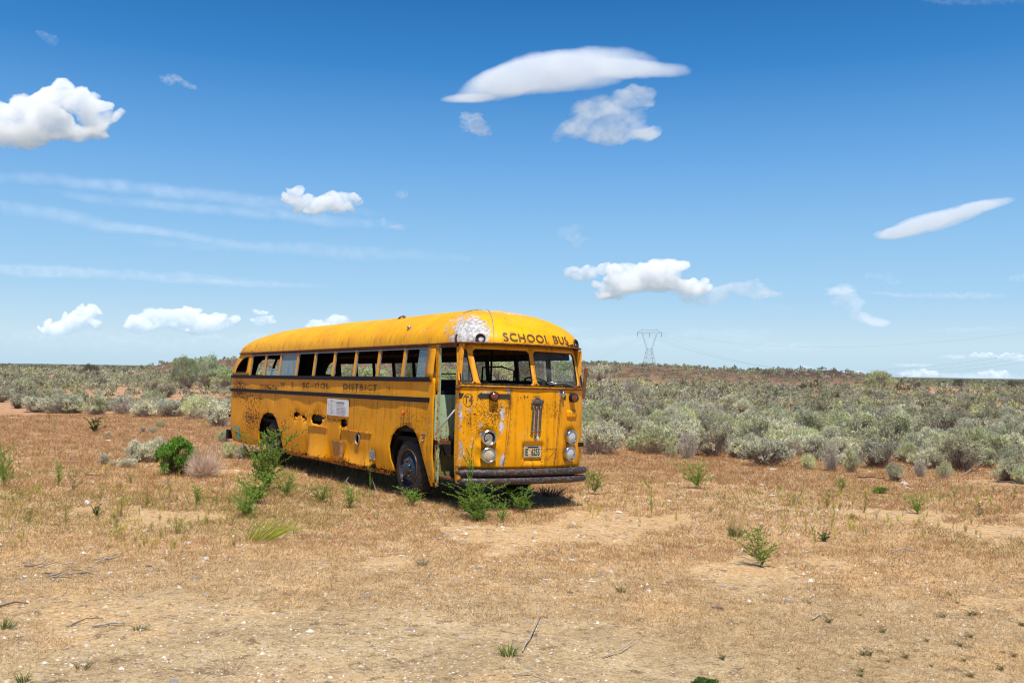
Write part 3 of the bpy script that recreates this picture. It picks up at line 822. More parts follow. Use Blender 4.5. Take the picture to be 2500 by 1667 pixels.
# emblem: dark shield cap with a comb of points above and three banded bars with arrow ends
em = lambda a, b: Vector(noseP(a, b)) + Vector((0, -.022, 0))
def emb(P, mat, th=.012, st=.04):
    return (cdt_panel(densify(P, st), [], st, em), mat)
e1, _ = emb([(1.035, -.160), (1.05, -.148), (1.22, -.148), (1.242, -.165), (1.238, -.195), (1.22, -.212), (1.20, -.235), (1.14, -.243), (1.09, -.235), (1.06, -.215), (1.025, -.235), (1.015, -.215), (1.04, -.195)], 0)
emblem = e1.build('nose_emblem', MT['emblem'], bus, True, None, .014, 1)
m = MB()
for k in range(7):
    a = -1.1 + k * .367; p0 = Vector(em(1.135 + .03 * math.sin(a), -.138)); p1 = Vector(em(1.135 + .062 * math.sin(a), -.138 + .03 + .022 * math.cos(a)))
    m.tube([p0, p1], [.005, .002], 5)
m.add([tuple(em(1.10, -.15)), tuple(em(1.17, -.15)), tuple(em(1.16, -.125)), tuple(em(1.11, -.125))], [(0, 1, 2, 3)])
m.build('emblem_points', MT['emblem'], emblem)
for (x0, x1, x2, x3, yb, tip) in ((1.052, 1.078, 1.032, 1.062, -.62, -.66), (1.107, 1.145, 1.092, 1.128, -.67, -.712), (1.178, 1.216, 1.165, 1.20, -.61, -.65)):
    P = [(x0, -.245), (x1, -.245), (x3, yb), (x3 + .014, yb), ((x2 + x3) / 2, tip), (x2 - .014, yb), (x2, yb)]
    c, _ = emb(P, 0); c.build('emblem_bar', MT['emblem'], emblem, True, None, .01, 1)
for (x0, x1, x2, x3, yb) in ((1.082, 1.103, 1.066, 1.088, -.62), (1.149, 1.174, 1.132, 1.160, -.62)):
    flatF([(x0, -.245), (x1, -.245), (x3, yb), (x2, yb)], 'emblem_band', MT['emblempale'], .014, emblem)

# --- licence plate
fy = min(noseP(1.09, -.91)[1], noseP(1.0, -.91)[1]) - .03
m = MB(); m.box(.94, 1.245, fy, fy + .012, HB - 1.0, HB - .832); plate = m.build('license_plate', MT['plateframe'], bus, bevel=.008)
m = MB(); m.box(.952, 1.233, fy - .003, fy + .002, HB - .985, HB - .862); m.build('plate_face', MT['platebg'], plate)
m = MB(); m.box(1.0, 1.19, fy - .004, fy + .002, HB - .857, HB - .838); m.build('plate_header', MT['black'], plate)
textmap('E', .135, .980, -.925, lambda a, b: (a, fy - .006, b + HB), 'plate_lettering', MT['plategreen'], 1, .7, .005, plate)
textmap('6255', .135, 1.140, -.925, lambda a, b: (a, fy - .006, b + HB), 'plate_lettering', MT['plategreen'], 1.0, .56, .005, plate)

# --- lamps
def disc(m, c, r, n=28, bulge=.02, d=(0, -1, 0), k=4):
    c = Vector(c); d = Vector(d).normalized(); u = Vector((1, 0, 0)); u = (u - d * u.dot(d)).normalized(); w = d.cross(u)
    b = len(m.v)
    m.v.append(tuple(c + d * bulge))
    for j in range(1, k + 1):
        rr = r * j / k
        for i in range(n):
            a = 2 * math.pi * i / n; m.v.append(tuple(c + (u * math.cos(a) + w * math.sin(a)) * rr + d * bulge * (1 - (j / k) ** 2)))
    for i in range(n): m.f.append((b, b + 1 + i, b + 1 + (i + 1) % n))
    for j in range(1, k):
        for i in range(n):
            a0 = b + 1 + (j - 1) * n; a1 = b + 1 + j * n
            m.f.append((a0 + i, a1 + i, a1 + (i + 1) % n, a0 + (i + 1) % n))
def ringtube(m, c, r, tr, d=(0, -1, 0), n=32, k=8):
    c = Vector(c); d = Vector(d).normalized(); u = Vector((1, 0, 0)); u = (u - d * u.dot(d)).normalized(); w = d.cross(u)
    m.tube([c + (u * math.cos(a) + w * math.sin(a)) * r for a in np.linspace(0, 2 * math.pi, n)], tr, k, False)
HLS = [(.37, -.713, 0), (.37, -.96, 1), (1.83, -.71, 2), (1.80, -.955, 2)]
for (ct, ch, kind) in HLS:
    yb = -bf(ct); c = Vector((ct, yb - .03, ch + HB)); d = Vector((-.22 if ct < 1 else .22, -1, 0)).normalized()
    m = MB(); ringtube(m, c + d * .012, .098, .017, d)
    m2 = MB(); disc(m, c - d * .02, .10, 28, 0, d)
    # drum behind the ring
    m.tube([c - d * .05, c + d * .008], .108, 28, kind != 0)
    h = m.build('headlight', MT['chrome'], bus, True, sharp=40)
    m = MB()
    if kind == 0:
        disc(m, c + d * .010, .086, 28, -.06, d); m.build('lamp_bowl', MT['hole'], h, True)
        m = MB(); m.grid(lambda u, v: c + d * (.012 + .012 * math.sin(u * 3.14)) + Vector((-.07 + .14 * u, 0, -.085 + .055 * v * (1 - (2 * u - 1) ** 2) + .02 * abs(2 * u - 1) ** 3)), 10, 4)
        m.build('broken_lens', MT['lensdirty'], h, True)
    else:
        disc(m, c + d * .010, .088, 28, .028, d); m.build('lamp_lens', MT['lensdirty'] if kind == 1 else MT['lens'], h, True)
for (ct, ch) in ((.418, -.118), (1.83, -.112)):
    c = Vector((ct, -bf(ct) - .03, ch + HB)); d = Vector((-.2 if ct < 1 else .2, -1, 0)).normalized()
    m = MB(); m.tube([c - d * .02, c + d * .035], .068, 26); ringtube(m, c + d * .035, .062, .009, d)
    o = m.build('warning_lamp', MT['black'], bus, True, sharp=40)
    m = MB(); disc(m, c + d * .04, .058, 26, .03, d); m.build('amber_lens', MT['amber'], o, True)

# --- bumper of two rusted tubes
def bumpP(u, h, r):
    t = -.055 + (WID + .05) * u
    x = (t - 1.11) / 1.17; b = .25 * (1 - min(1, abs(x)) ** 3.0) ** .8
    return Vector((t, -b - .08, h + HB))
bumper = MB(); bumper.box(.3, .42, -.25, .5, HB - 1.36, HB - 1.2); bumper.box(1.8, 1.92, -.25, .5, HB - 1.36, HB - 1.2); bumper.box(.42, 1.8, .0, .1, HB - 1.36, HB - 1.2)
bumper = bumper.build('bumper', MT['under'], bus)
for (h, e) in ((-1.212, 0), (-1.332, .015)):
    m = MB(); n = 44; us = [i / n for i in range(n + 1)]
    pts = [bumpP(e / 2 + u * (1 - e), h, 0) for u in us]; rs = [(.054) * min(1, (.35 + min(i, n - i) * .55)) if min(i, n - i) < 2 else .054 for i in range(n + 1)]
    m.tube(pts, rs, 16); 
    for t in (.06, .33, .38, .66, .70, .97): 
        p = bumpP(t, h, 0) + Vector((0, -.056, .012)); rivet(m, p, (0, -1, .2), .012)
    m.build('bumper_bar', MT['bumper'], bumper, True)

# --- roof shell
def planout(u):
    """closed drip outline, u 0..1, starting at the middle of the nose towards the far side"""
    pass
def roof_outline(n_front=40, n_side=34, n_cor=8, n_back=6):
    P = []
    ts = [1.11 + (1.11 - .03) * math.sin(i / n_front * math.pi / 2) for i in range(n_front + 1)]
    half = []
    for t in ts: half.append((t, -bf(t) * 1.0 - .015 + .12 * (abs(t - 1.11) / 1.11) ** 3))
    y0 = half[-1][1]
    for i in range(1, n_side + 1): half.append((WID - .045, y0 + (REAR - y0) * i / n_side))
    for i in range(1, n_cor + 1):
        a = i / n_cor * math.pi / 2; half.append((WID - .045 - (RC - .045) + (RC - .045) * math.cos(a), REAR + (RC - .045) * math.sin(a)))
    xb = half[-1][0]
    for i in range(1, n_back + 1): half.append((xb + (1.11 - xb) * i / n_back, REAR + RC - .045))
    other = [(WID - a, b) for a, b in half[1:-1]][::-1]
    return half + other
OUT = [(a, b - pull(b, .64)) for a, b in roof_outline()]
S0, S1 = 1.15, 7.9
def roofP(x, y, k, n=2.25, Hr=.595, inset=0.0):
    """k 0 (drip) .. 1 (crown)"""
    sy = min(max(y, S0), S1); a = k * math.pi / 2
    if y > S1: n = 2.25 - .40 * min(1, (y - S1) / 2.2)
    if y < S0: n = 2.25 - .32 * min(1, (S0 - y) / .9)
    rho = max(0, math.cos(a)) ** (2 / n); hh = max(0, math.sin(a)) ** (2 / n)
    px, py = 1.11 + (x - 1.11) * rho, sy + (y - sy) * rho
    v = Vector((px - 1.11, py - sy, 0)); 
    z = .64 + (Hr - inset) * hh
    if inset and v.length > 1e-4: v = v.normalized() * max(0, v.length - inset); px, py = 1.11 + v.x, sy + v.y
    dn = (float(fbm(px * 1.5 + 20, py * .9, oct=3, seed=91)) - .5) * .02 * (1 if not inset else 0)
    return (px, py, z + dn + HB)
def wear_roof(x, y, z):
    h = z - HB; fl = 0; ru = 0; di = 0
    # big flaked patch on the door-side front shoulder, bare seam, scuffs along the crown
    if y < 1.4 and x < .75 and h < 1.12:
        fl = max(fl, .92 * math.sqrt(blob(x, y, .16, .06, .36, .42)), .62 * math.sqrt(blob(x, y, .3, .45, .35, .5)))
    fl = max(fl, .75 * math.sqrt(blob(y, h, 1.25, .88, .14, .05)), .66 * blob(x, y, .95, .7, .4, .6))
    fl = max(fl, .62 * math.sqrt(blob(x, y, 1.25, .45, .5, .22)), .8 * math.sqrt(blob(x, y, 1.85, .5, .14, .30)))
    ru = .42 * max(0, 1 - abs(h - .66) / .03) + .2 * blob(x, y, .3, 9.5, 1.2, 2.5) + .35 * blob(x, h, 1.85, .68, .2, .08)
    ru += .15 * max(0, 1 - abs(h - .78) / .15) * (.5 + .5 * math.sin(y * 2.1))
    di = .5 * max(0, 1 - abs(h - .74) / .12) + .35 * (1 if y > 8.5 else 0)
    return (ru, fl, di)
NK = 18
def roof_mesh(inset):
    m = MB(); n = len(OUT)
    for k in range(NK + 1):
        for (x, y) in OUT: m.v.append(roofP(x, y, (k / NK) ** 1.15, 2.25, .595, inset))
    for k in range(NK):
        for i in range(n):
            j = (i + 1) % n; m.f.append((k * n + i, k * n + j, (k + 1) * n + j, (k + 1) * n + i))
    return m
roof = roof_mesh(0).build('roof', MT['roofp'], bus, True, wear_roof)
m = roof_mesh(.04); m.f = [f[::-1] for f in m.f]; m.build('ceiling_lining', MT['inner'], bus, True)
# drip rail all round
m = MB()
q = [Vector((1.11 + (x - 1.11) * 1.012, y if y > .2 else y - .012, .645 + HB)) for x, y in OUT]
m.tube(q + [q[0], q[1]], .014, 6, False); m.build('drip_rail', MT['rustbrown'], bus, True)
# bare joint line round the front cap
def roof_at(x, y):
    """shell height over a plan point, by walking the section"""
    best = None
    for i in range(41):
        pass
for (x0, k0, k1, w_) in ((.42, .0, 1.0, .016), (.03, .62, .97, .022)):
    m = MB(); pts = []
    for i in range(20):
        k = k0 + (k1 - k0) * i / 19
        y0 = (-bf(x0) - .015 + .12 * (abs(x0 - 1.11) / 1.11) ** 3) if x0 > .1 else .55
        pts.append(Vector(roofP(x0, y0, k)) + Vector((-.002, -.004, .002)))
    m.tube(pts, [.003 + w_ * .35 * math.sin(i / 19 * 3.1) for i in range(20)], 5); m.build('cap_joint', MT['primer'], roof, True)
# lettering on the front cap
def domeP(t, hh, out=.008):
    # find outline point whose section passes through t at height hh
    n = 2.25; kk = min(.98, max(.02, (hh - .64) / .595)); a = math.asin(min(1, kk ** (n / 2))); rho = math.cos(a) ** (2 / n)
    x = 1.11 + (t - 1.11) / rho; x = min(max(x, .04), WID - .04)
    y = -bf(x) - .015 + .12 * (abs(x - 1.11) / 1.11) ** 3
    p = Vector(roofP(x, y, a / (math.pi / 2))); return p + Vector((0, -out, out * .6))
textmap('SCHOOL BUS', .185, 1.15, .765, domeP, 'cap_lettering', MT['capletter'], 1.12, .98, .004)
# torn flap of the vent and marker lamp remains on the roof edge
for (y, x) in ((3.9, .95), (2.95, .33)):
    pass
for (x_, y_) in ((.25, .0), (1.97, .0)):
    c = Vector(domeP(x_, .73, .012)); m = MB(); ringtube(m, c, .062, .012, (-.5 if x_ < 1 else .5, -1, .25)); disc(m, c, .062, 20, -.02, (-.5 if x_ < 1 else .5, -1, .25)); m.build('lamp_socket', MT['hole'], roof, True)
m = MB(); c = Vector(roofP(.045, 3.0, .62)); m.grid(lambda u, v: c + Vector((.02 + .05 * v, -.16 + .32 * u, .012 + .03 * math.sin(u * 5) + .02 * v)), 8, 3); m.build('roof_vent_flap', MT['rustbrown'], roof, True, solid=.008)
m = MB(); c = Vector(roofP(.045, 1.9, .30)); m.tube([c + Vector((.0, 0, -.03)), c + Vector((-.02, 0, .03))], .035, 10); m.build('marker_lamp', MT['galv'], roof, True)
m = MB(); m.tube([Vector((.03, .16, .60 + HB)), Vector((-.02, .10, .70 + HB)), Vector((-.03, .05, .76 + HB))], .018, 6); m.build('mirror_bracket', MT['rustbrown'], bus, True)

# --- things fixed to the door side
def flatS(P, name, mat, out=.012, parent=None, th=.006):
    return cdt_panel(densify(P, .12), [], .15, lambda s, h: door_side_map(s, h)[0:1] and (Vector(door_side_map(s, h)) + Vector((-out, 0, 0)))).build(name, mat, parent or bus, False, None, th, 0)
notice = flatS([(3.87, -.285), (4.84, -.270), (4.84, -.560), (4.83, -.575), (3.855, -.578)], 'notice_sheet', MT['paper'], .02)
def sP(out): return lambda s, h: Vector(door_side_map(s, h)) + Vector((-out, 0, 0))
m = MB()
def fr(m, s0, s1, h0, h1, w, out):
    f = sP(out)
    for (a, b, c, d) in ((s0, s1, h0, h0 + w), (s0, s1, h1 - w, h1), (s0, s0 + w * 2, h0 + w, h1 - w), (s1 - w * 2, s1, h0 + w, h1 - w)):
        m.add([f(a, c), f(b, c), f(b, d), f(a, d)], [(0, 1, 2, 3)])
fr(m, 4.42, 4.76, -.54, -.325, .005, .030); m.build('print_frame', MT['print'], notice)
m = MB(); f = sP(.030)
rr = random.Random(5)
for r in range(7):
    h = -.40 - r * .024; s = 4.37
    while s > 4.0:
        w = rr.uniform(.02, .06); m.add([f(s, h), f(s - w, h), f(s - w, h - .011), f(s, h - .011)], [(0, 1, 2, 3)]); s -= w + .015
for r in range(8):
    h = -.375 - r * .02; a, b = 4.70 - rr.uniform(0, .1), 4.48 + rr.uniform(0, .08); m.add([f(a, h), f(b, h), f(b, h - .008), f(a, h - .008)], [(0, 1, 2, 3)])
m.build('print_lines', MT['print'], notice)
m = MB(); s = 4.36
while s > 4.02:
    w = .030; m.add([f(s, -.325), f(s - w, -.327), f(s - w, -.358), f(s, -.356)], [(0, 1, 2, 3)]); s -= w + .014
m.add([f(4.66, -.305), f(4.5, -.305), f(4.5, -.315), f(4.66, -.315)], [(0, 1, 2, 3)])
m.build('print_heading', MT['printdark'], notice)
flatS([(3.965, -1.04), (4.50, -1.03), (4.47, -1.295), (3.985, -1.30)], 'plywood_patch', MT['wood'], .035, None, .012)
gp = flatS([(2.73, -1.085), (2.91, -1.085), (2.89, -1.255), (2.71, -1.255)], 'riveted_plate', MT['galv'], .02)
m = MB()
for (a, b) in ((2.76, -1.105), (2.88, -1.105), (2.74, -1.235), (2.865, -1.235), (2.82, -1.17)): rivet(m, sP(.026)(a, b), (-1, 0, 0), .013)
m.build('plate_rivet', MT['white'], gp)
for (s, h, sz, mt, nm) in ((1.0, -.73, (.06, .03), 'redlens', 'side_reflector'), (1.0, -.82, (.035, .05), 'chrome', 'side_lamp')):
    p = Vector(door_side_map(s, h)); m = MB(); m.tube([p + Vector((0, 0, 0)), p + Vector((-.035, 0, 0))], sz[0] * .62, 14); o = m.build(nm, MT['chrome'], bus, True, sharp=40)
    m = MB(); m.tube([p + Vector((-.03, 0, 0)), p + Vector((-.045, 0, 0))], [sz[0] * .5, sz[0] * .3], 14); m.build('lamp_lens', MT[mt], o, True)
p = Vector(door_side_map(1.65, -.43)); m = MB(); m.tube([p + Vector((-.01, 0, .035)), p + Vector((-.045, 0, .01)), p + Vector((-.035, 0, -.04))], [.012, .024, .010], 10); m.build('marker_lamp', MT['orange'], bus, True)
m = MB(); f = lambda a: sP(.012)(3.435 + .092 * math.cos(a), -.94 + .102 * math.sin(a)); m.tube([f(a) for a in np.linspace(0, 6.2832, 30)], .012, 6, False); m.build('filler_ring', MT['galv'], bus, True)
m = MB(); m.tube([Vector((.30, 3.44, HB - .94)), Vector((.06, 3.44, HB - .94))], .05, 14); m.build('filler_pipe', MT['under'], bus, True)
# teal tape bracket near the tail
for P in ([(10.08, -1.06), (10.62, -1.06), (10.62, -1.10), (10.08, -1.105)], [(10.06, -1.28), (10.52, -1.275), (10.52, -1.315), (10.06, -1.325)], [(10.13, -1.09), (10.24, -1.09), (10.22, -1.30), (10.11, -1.30)]):
    flatS(P, 'tape_strip', MT['teal'], .014, None, .003)
# letters along the belt
def lets(body, size, s, sp, sx, mat=MT['letter'], w=0):
    vs, fs = text_geo(body, size, sp, w); m = MB(); f = sP(.010)
    m.v = [tuple(f(s - x * sx, -.055 + y)) for x, y, z in vs]; m.f = fs
    return m.build('side_lettering', mat, bus)
lets('SCHOOL', .15, 5.50, 1.25, 1.95, MT['letter'], .003)
lets('DISTRICT', .15, 3.45, 1.25, 1.85, MT['letter'], .002)
lets('W. S.', .14, 7.0, 1.6, 1.9)
lets('N.', .12, 2.25, 1.4, 1.7)
# tail end: rear bumper and lamp stub
m = MB(); m.box(.1, 2.12, REAR + RC + .02, REAR + RC + .14, HB - 1.40, HB - 1.18); m.build('rear_bumper', MT['black'], bus, bevel=.02)
m = MB(); p = Vector(sideP(10.85, -.72, 0, False, False)); m.tube([p, p + Vector((-.05, .02, 0))], .03, 10); m.build('tail_marker', MT['chrome'], bus, True)

# --- step well seen through the open doorway
m = cdt_panel(densify([(0.03, -.80), (.03, -.12), (.75, -.12), (.75, -.80)], .1), [], .1, lambda t, h: (t - .02, .72, h + HB)); m.build('modesty_panel', MT['green'], bus, False, lambda x, y, z: (.12 + .4 * max(0, 1 - abs(z - HB + .78) / .12), 0, .3 + .5 * max(0, 1 - abs(z - HB + .15) / .12)), .02, 0)
m = cdt_panel(densify([(0.05, -1.38), (.05, -.86), (.75, -.86), (.75, -1.34), (.5, -1.36), (.3, -1.38)], .1, .01, jr), [], .1, lambda t, h: (t - .02, .712, h + HB)); m.build('stepwell_wall', MT['olive'], bus, False, lambda x, y, z: (.15 + .3 * max(0, 1 - abs(z - HB + 1.34) / .08), 0, .8), .02, 0)
m = MB(); m.box(.03, .75, .68, .80, HB - .87, HB - .80); m.build('floor_edge', MT['rustbrown'], bus)
m = MB(); m.box(.03, .75, .71, .735, HB - .12, HB - .06); m.build('panel_cap', MT['black'], bus)
m = MB(); m.box(.10, .75, .10, .70, HB - 1.36, HB - 1.33); m.box(.45, .75, .10, .70, HB - 1.12, HB - 1.09); m.build('door_step', MT['rustbrown'], bus)
m = MB(); m.tube([Vector((.0, .66, HB - .70)), Vector((.08, .10, HB - .25))], .014, 10); m.build('grab_rail', MT['white'], bus, True)
m = MB(); m.tube([Vector((.30, .75, HB - 1.0)), Vector((.30, .66, HB - 1.0))], .055, 16); m.tube([Vector((.30, .66, HB - 1.0)), Vector((.30, .62, HB - 1.0))], [.055, .025], 16); m.build('heater_knob', MT['chrome'], bus, True)
m = MB(); m.box(.16, .30, .02, .12, HB - 1.16, HB - 1.13); m.box(.10, .22, .04, .10, HB - 1.38, HB - 1.16); m.build('step_bracket', MT['rustbrown'], bus)

# --- floor, cab furniture, chassis
m = MB(); m.box(.06, 2.16, .82, 11.2, HB - .86, HB - .80); m.box(.75, 2.16, -.15, .82, HB - .86, HB - .80); m.build('bus_floor', MT['under'], bus)
m = MB(); m.grid(lambda u, v: (.12 + 1.98 * u, -bf(.12 + 1.98 * u) + .10 + .25 * v, HB + .0 - .02 * v), 20, 2); m.box(.2, 2.05, .05, .09, HB - .8, HB); m.build('dashboard', MT['inner'], bus)
m = MB(); c = Vector((1.67, .42, HB + .08)); ax = Vector((0, -.55, 1)).normalized(); u = Vector((1, 0, 0)); w = ax.cross(u)
m.tube([c + (u * math.cos(a) + w * math.sin(a)) * .22 for a in np.linspace(0, 6.2832, 32)], .014, 8, False)
for a in (.5, 2.64, 4.71): m.tube([c, c + (u * math.cos(a) + w * math.sin(a)) * .22], .010, 6)
m.tube([c, c - ax * .7], .022, 8); m.build('steering_wheel', MT['black'], bus, True)
def seat(x0, x1, y, hb, back=True):
    m = MB(); m.box(x0, x1, y, y + .38, HB - .42, HB - .32); s = m.build('bus_seat', MT['seat'], bus, bevel=.03)
    m = MB(); m.grid(lambda u, v: (x0 + (x1 - x0) * u, y + .36 + .08 * v, HB - .40 + (hb + .40) * v - .05 * (abs(2 * u - 1) ** 4) * v), 8, 6); m.build('seat_back', MT['seat'], s, True, solid=.07)
    m = MB(); m.box(x0 + .05, x0 + .08, y + .05, y + .08, HB - .8, HB - .42); m.box(x1 - .08, x1 - .05, y + .3, y + .33, HB - .8, HB - .42); m.build('seat_leg', MT['under'], s)
seat(1.38, 1.86, .95, .14)
for (x0, x1, y) in ((1.3, 2.12, 2.6), (1.3, 2.12, 5.2), (1.3, 2.12, 7.9), (.12, .9, 6.4)): seat(x0, x1, y, .02)
m = MB(); m.tube([Vector((.62, .78, HB - .8)), Vector((.62, .78, HB + .9))], .018, 8); m.tube([Vector((1.28, 1.2, HB - .8)), Vector((1.28, 1.2, HB + 1.0))], .018, 8)
m.tube([Vector((1.95, 1.55, HB - .3)), Vector((1.95, 1.55, HB + .30)), Vector((1.72, 1.58, HB + .36)), Vector((1.36, 1.6, HB + .34)), Vector((1.34, 1.6, HB - .3))], .016, 8); m.build('stanchion', MT['black'], bus, True)
# panes left in a few side windows, a half-lowered sash
def pane(s0, s1, h0, h1, mat, far=False, out=-.022):
    m = MB(); stripbox(m, s0, s1, h0, h1, out - .003, out + .003, far, 1); return m.build('window_pane', mat, bus)
pane(6.69, 7.57, .14, .585, MT['dirtyglass']); pane(7.68, 8.52, .14, .27, MT['glass']); 
m = MB(); stripbox(m, 7.66, 8.53, .26, .285, -.035, -.012, False, 1); m.build('sash_bar', MT['galv'], bus)
pane(.98, 1.38, .14, .585, MT['glass']); pane(2.83, 3.70, .14, .585, MT['glass'], True)
for (a, b) in ((1.0, 1.78), (4.76, 5.63), (5.73, 6.56)): pane(a, b, .14, .585, MT['glass'], True)
m = MB(); stripbox(m, 3.79, 4.67, .24, .262, -.035, -.012, True, 1); stripbox(m, 5.0, 5.62, .24, .262, -.035, -.012, True, 1); m.build('sash_bar', MT['inner'], bus)
# wiper, right-hand mirror arm plank, wire
m = MB(); m.tube([Vector(frontP(1.93, .035, .03)), Vector(frontP(1.66, .115, .05)), Vector(frontP(1.35, .085, .035))], [.009, .007, .005], 6)
m.tube([Vector(frontP(1.66, .115, .055)), Vector(frontP(1.52, .13, .045)), Vector(frontP(1.3, .10, .03))], .005, 5); m.build('wiper_arm', MT['chrome'], bus, True)
m = MB(); c = Vector((WID + .04, .05, HB)); m.add([c + Vector(p) for p in ((0, 0, -.13), (.05, 0, -.13), (.13, .03, .35), (.07, .03, .36), (0, .02, -.13), (.05, .02, -.13), (.13, .05, .35), (.07, .05, .36))], [(0, 1, 2, 3), (7, 6, 5, 4), (0, 4, 5, 1), (1, 5, 6, 2), (2, 6, 7, 3), (3, 7, 4, 0)])
m.build('mirror_bracket', MT['rustbrown'], bus)
m = MB(); m.tube([Vector((WID + .045, .1, HB - .05)), Vector((WID + .03, .08, HB - .5)), Vector((WID + .02, .06, HB - 1.15))], .006, 5); m.build('edge_bead', MT['galv'], bus)
m = MB(); m.tube([Vector(frontP(1.60, -.02, .03)), Vector(frontP(1.595, -.07, .045)), Vector(frontP(1.60, -.13, .02))], [.022, .03, .012], 8); m.build('hood_latch', MT['chrome'], bus, True)
m = MB(); m.tube([Vector((.0, .02, HB + .03)), Vector((-.03, -.02, HB - .02)), Vector((-.01, -.05, HB + .0))], [.025, .03, .02], 8); m.build('door_hinge', MT['rustbrown'], bus, True)
# chassis
m = MB()
for x in (.65, 1.5): m.box(x, x + .1, .2, 10.9, HB - 1.20, HB - 1.02)
for y in np.arange(.6, 10.8, 1.25): m.box(.1, 2.12, y, y + .08, HB - 1.02, HB - .86)
m.box(.7, 1.5, 4.2, 5.4, HB - 1.35, HB - 1.0); m.box(.14, .7, 2.9, 3.9, HB - 1.28, HB - .9); m.build('chassis_frame', MT['under'], bus)
for y in (1.6, 7.97):
    m = MB(); m.tube([Vector((.2, y, HB - 1.30)), Vector((2.02, y, HB - 1.30))], .06, 10); m.tube([Vector((.95, y, HB - 1.30)), Vector((1.25, y, HB - 1.30))], .17, 12); m.build('axle', MT['under'], bus, True)
    for far in (0, 1):
        x0, x1 = (.03, .42) if not far else (2.19, 1.8)
        m = MB(); m.grid(lambda u, v: (x0 + (x1 - x0) * v, y - .62 * math.cos(math.pi * u), HB - 1.35 + .76 * math.sin(math.pi * u)), 20, 2); m.box(x1 - .01, x1, y - .6, y + .6, HB - 1.2, HB - .6); m.build('wheel_arch', MT['under'], bus, True)
# wheels
def make_wheel(cx, cy, sgn, front):
    c = (cx, cy, HB - 1.295); w = empty('wheel', (0, 0, 0), 0, bus)
    s = -sgn     # outward direction along x
    R0, TW = .485, .235
    prof = [(.30, 0), (.315, -.012), (.36, -.018), (.42, -.010), (.455, .006), (.478, .026), (R0, .045), (R0, TW - .045), (.478, TW - .026), (.42, TW + .01), (.36, TW + .01), (.30, TW)]
    m = MB(); n = 96; b = 0; mm = len(prof)
    for k in range(n):
        a = 2 * math.pi * k / n; lug = (k // 2) % 2
        for j, (r, u) in enumerate(prof):
            rr_ = r
            if j in (5, 6, 7, 8) and lug: rr_ -= .018
            if j in (4,) and lug: rr_ -= .010
            m.v.append((c[0] + s * (-u), c[1] + rr_ * math.cos(a), c[2] + rr_ * math.sin(a)))
    for k in range(n):
        k2 = (k + 1) % n
        for j in range(mm):
            j2 = (j + 1) % mm; q = (k * mm + j, k2 * mm + j, k2 * mm + j2, k * mm + j2); m.f.append(q)
    m.build('tyre', MT['rubber'], w)
    # disc wheel: flange, deep drop, raised hub with studs
    P = [(.305, .0), (.300, -.014), (.288, -.010), (.280, .03), (.262, .05), (.235, .045), (.20, .02), (.165, -.02), (.15, -.025), (.10, -.028), (.088, -.06), (.06, -.072), (0, -.075)] if front else [(.305, .0), (.300, -.014), (.288, -.010), (.280, .05), (.262, .10), (.2, .12), (.13, .11), (.11, .02), (.08, .0), (0, -.01)]
    m = MB(); m.lathe([(r, -s * u) for r, u in P], c, 'x', 40); rim = m.build('rim', MT['wheel'], w, True, sharp=50)
    for k in range(8):
        m = MB(); a = k * math.pi / 4 + .2; p = Vector((c[0] + s * (.022 if front else -.105), c[1] + .135 * math.cos(a), c[2] + .135 * math.sin(a)))
        m.tube([p, p + Vector((s * .035, 0, 0))], .014, 6)
        m.build('wheel_nut', MT['rustbrown'], w)
    m = MB(); ringpts = [Vector((c[0] + s * .016, c[1] + .296 * math.cos(a), c[2] + .296 * math.sin(a))) for a in np.linspace(0, 6.2832, 40)]
    m.tube(ringpts, .007, 5, False); m.build('rim_flange', MT['rustbrown'], w, True)
for (y, fr_) in ((1.60, True), (7.97, False)):
    make_wheel(.06, y, 1, fr_); make_wheel(WID - .06, y, -1, fr_)

# ------------------------------------------------------------------ plant builders (numpy)
def unit(v): return v / np.maximum(np.linalg.norm(v, axis=-1, keepdims=True), 1e-9)
def blades(P, D, L, Wd, C, rs, curl=0.0):
    """one narrow triangle per leaf: base P, direction D, length L, width Wd"""
    n = len(P); D = unit(D); r = rs.normal(size=(n, 3)); S = unit(np.cross(D, r))
    V = np.empty((n, 3, 3)); V[:, 0] = P - S * Wd[:, None] / 2; V[:, 1] = P + S * Wd[:, None] / 2; V[:, 2] = P + D * L[:, None]
    return V.reshape(-1, 3), np.repeat(C, 3, axis=0)
def leaves4(P, D, L, Wd, C, rs):
    """broad leaf: a folded diamond of two triangles"""
    n = len(P); D = unit(D); r = rs.normal(size=(n, 3)); S = unit(np.cross(D, r)); N = np.cross(S, D)
    A = P; Bm = P + D * (L * .5)[:, None]; T = P + D * L[:, None] - N * (L * .1)[:, None]
    l = Bm - S * (Wd / 2)[:, None] + N * (Wd * .2)[:, None]; q = Bm + S * (Wd / 2)[:, None] + N * (Wd * .2)[:, None]
    V = np.stack([A, l, T, A, T, q], 1)
    return V.reshape(-1, 3), np.repeat(C, 6, axis=0)
def sticks(A, B, w, C, rs):
    """thin three-sided twig from A to B"""
    n = len(A); D = unit(B - A); r = rs.normal(size=(n, 3)); S = unit(np.cross(D, r)); T = np.cross(D, S)
    o = [S, -.5 * S + .87 * T, -.5 * S - .87 * T]; V = []
    for k in range(3):
        a0 = A + o[k] * w[:, None]; a1 = A + o[(k + 1) % 3] * w[:, None]
        V.append(np.stack([a0, a1, B], 1))
    V = np.stack(V, 1).reshape(-1, 3)
    return V, np.repeat(C, 9, axis=0)
def jitter(rs, col, n, amt=.22):
    c = np.array(col)[None, :] * (1 + rs.uniform(-amt, amt, (n, 1))); c *= 1 + rs.uniform(-.07, .07, (n, 3)); return np.clip(c, .004, .9)
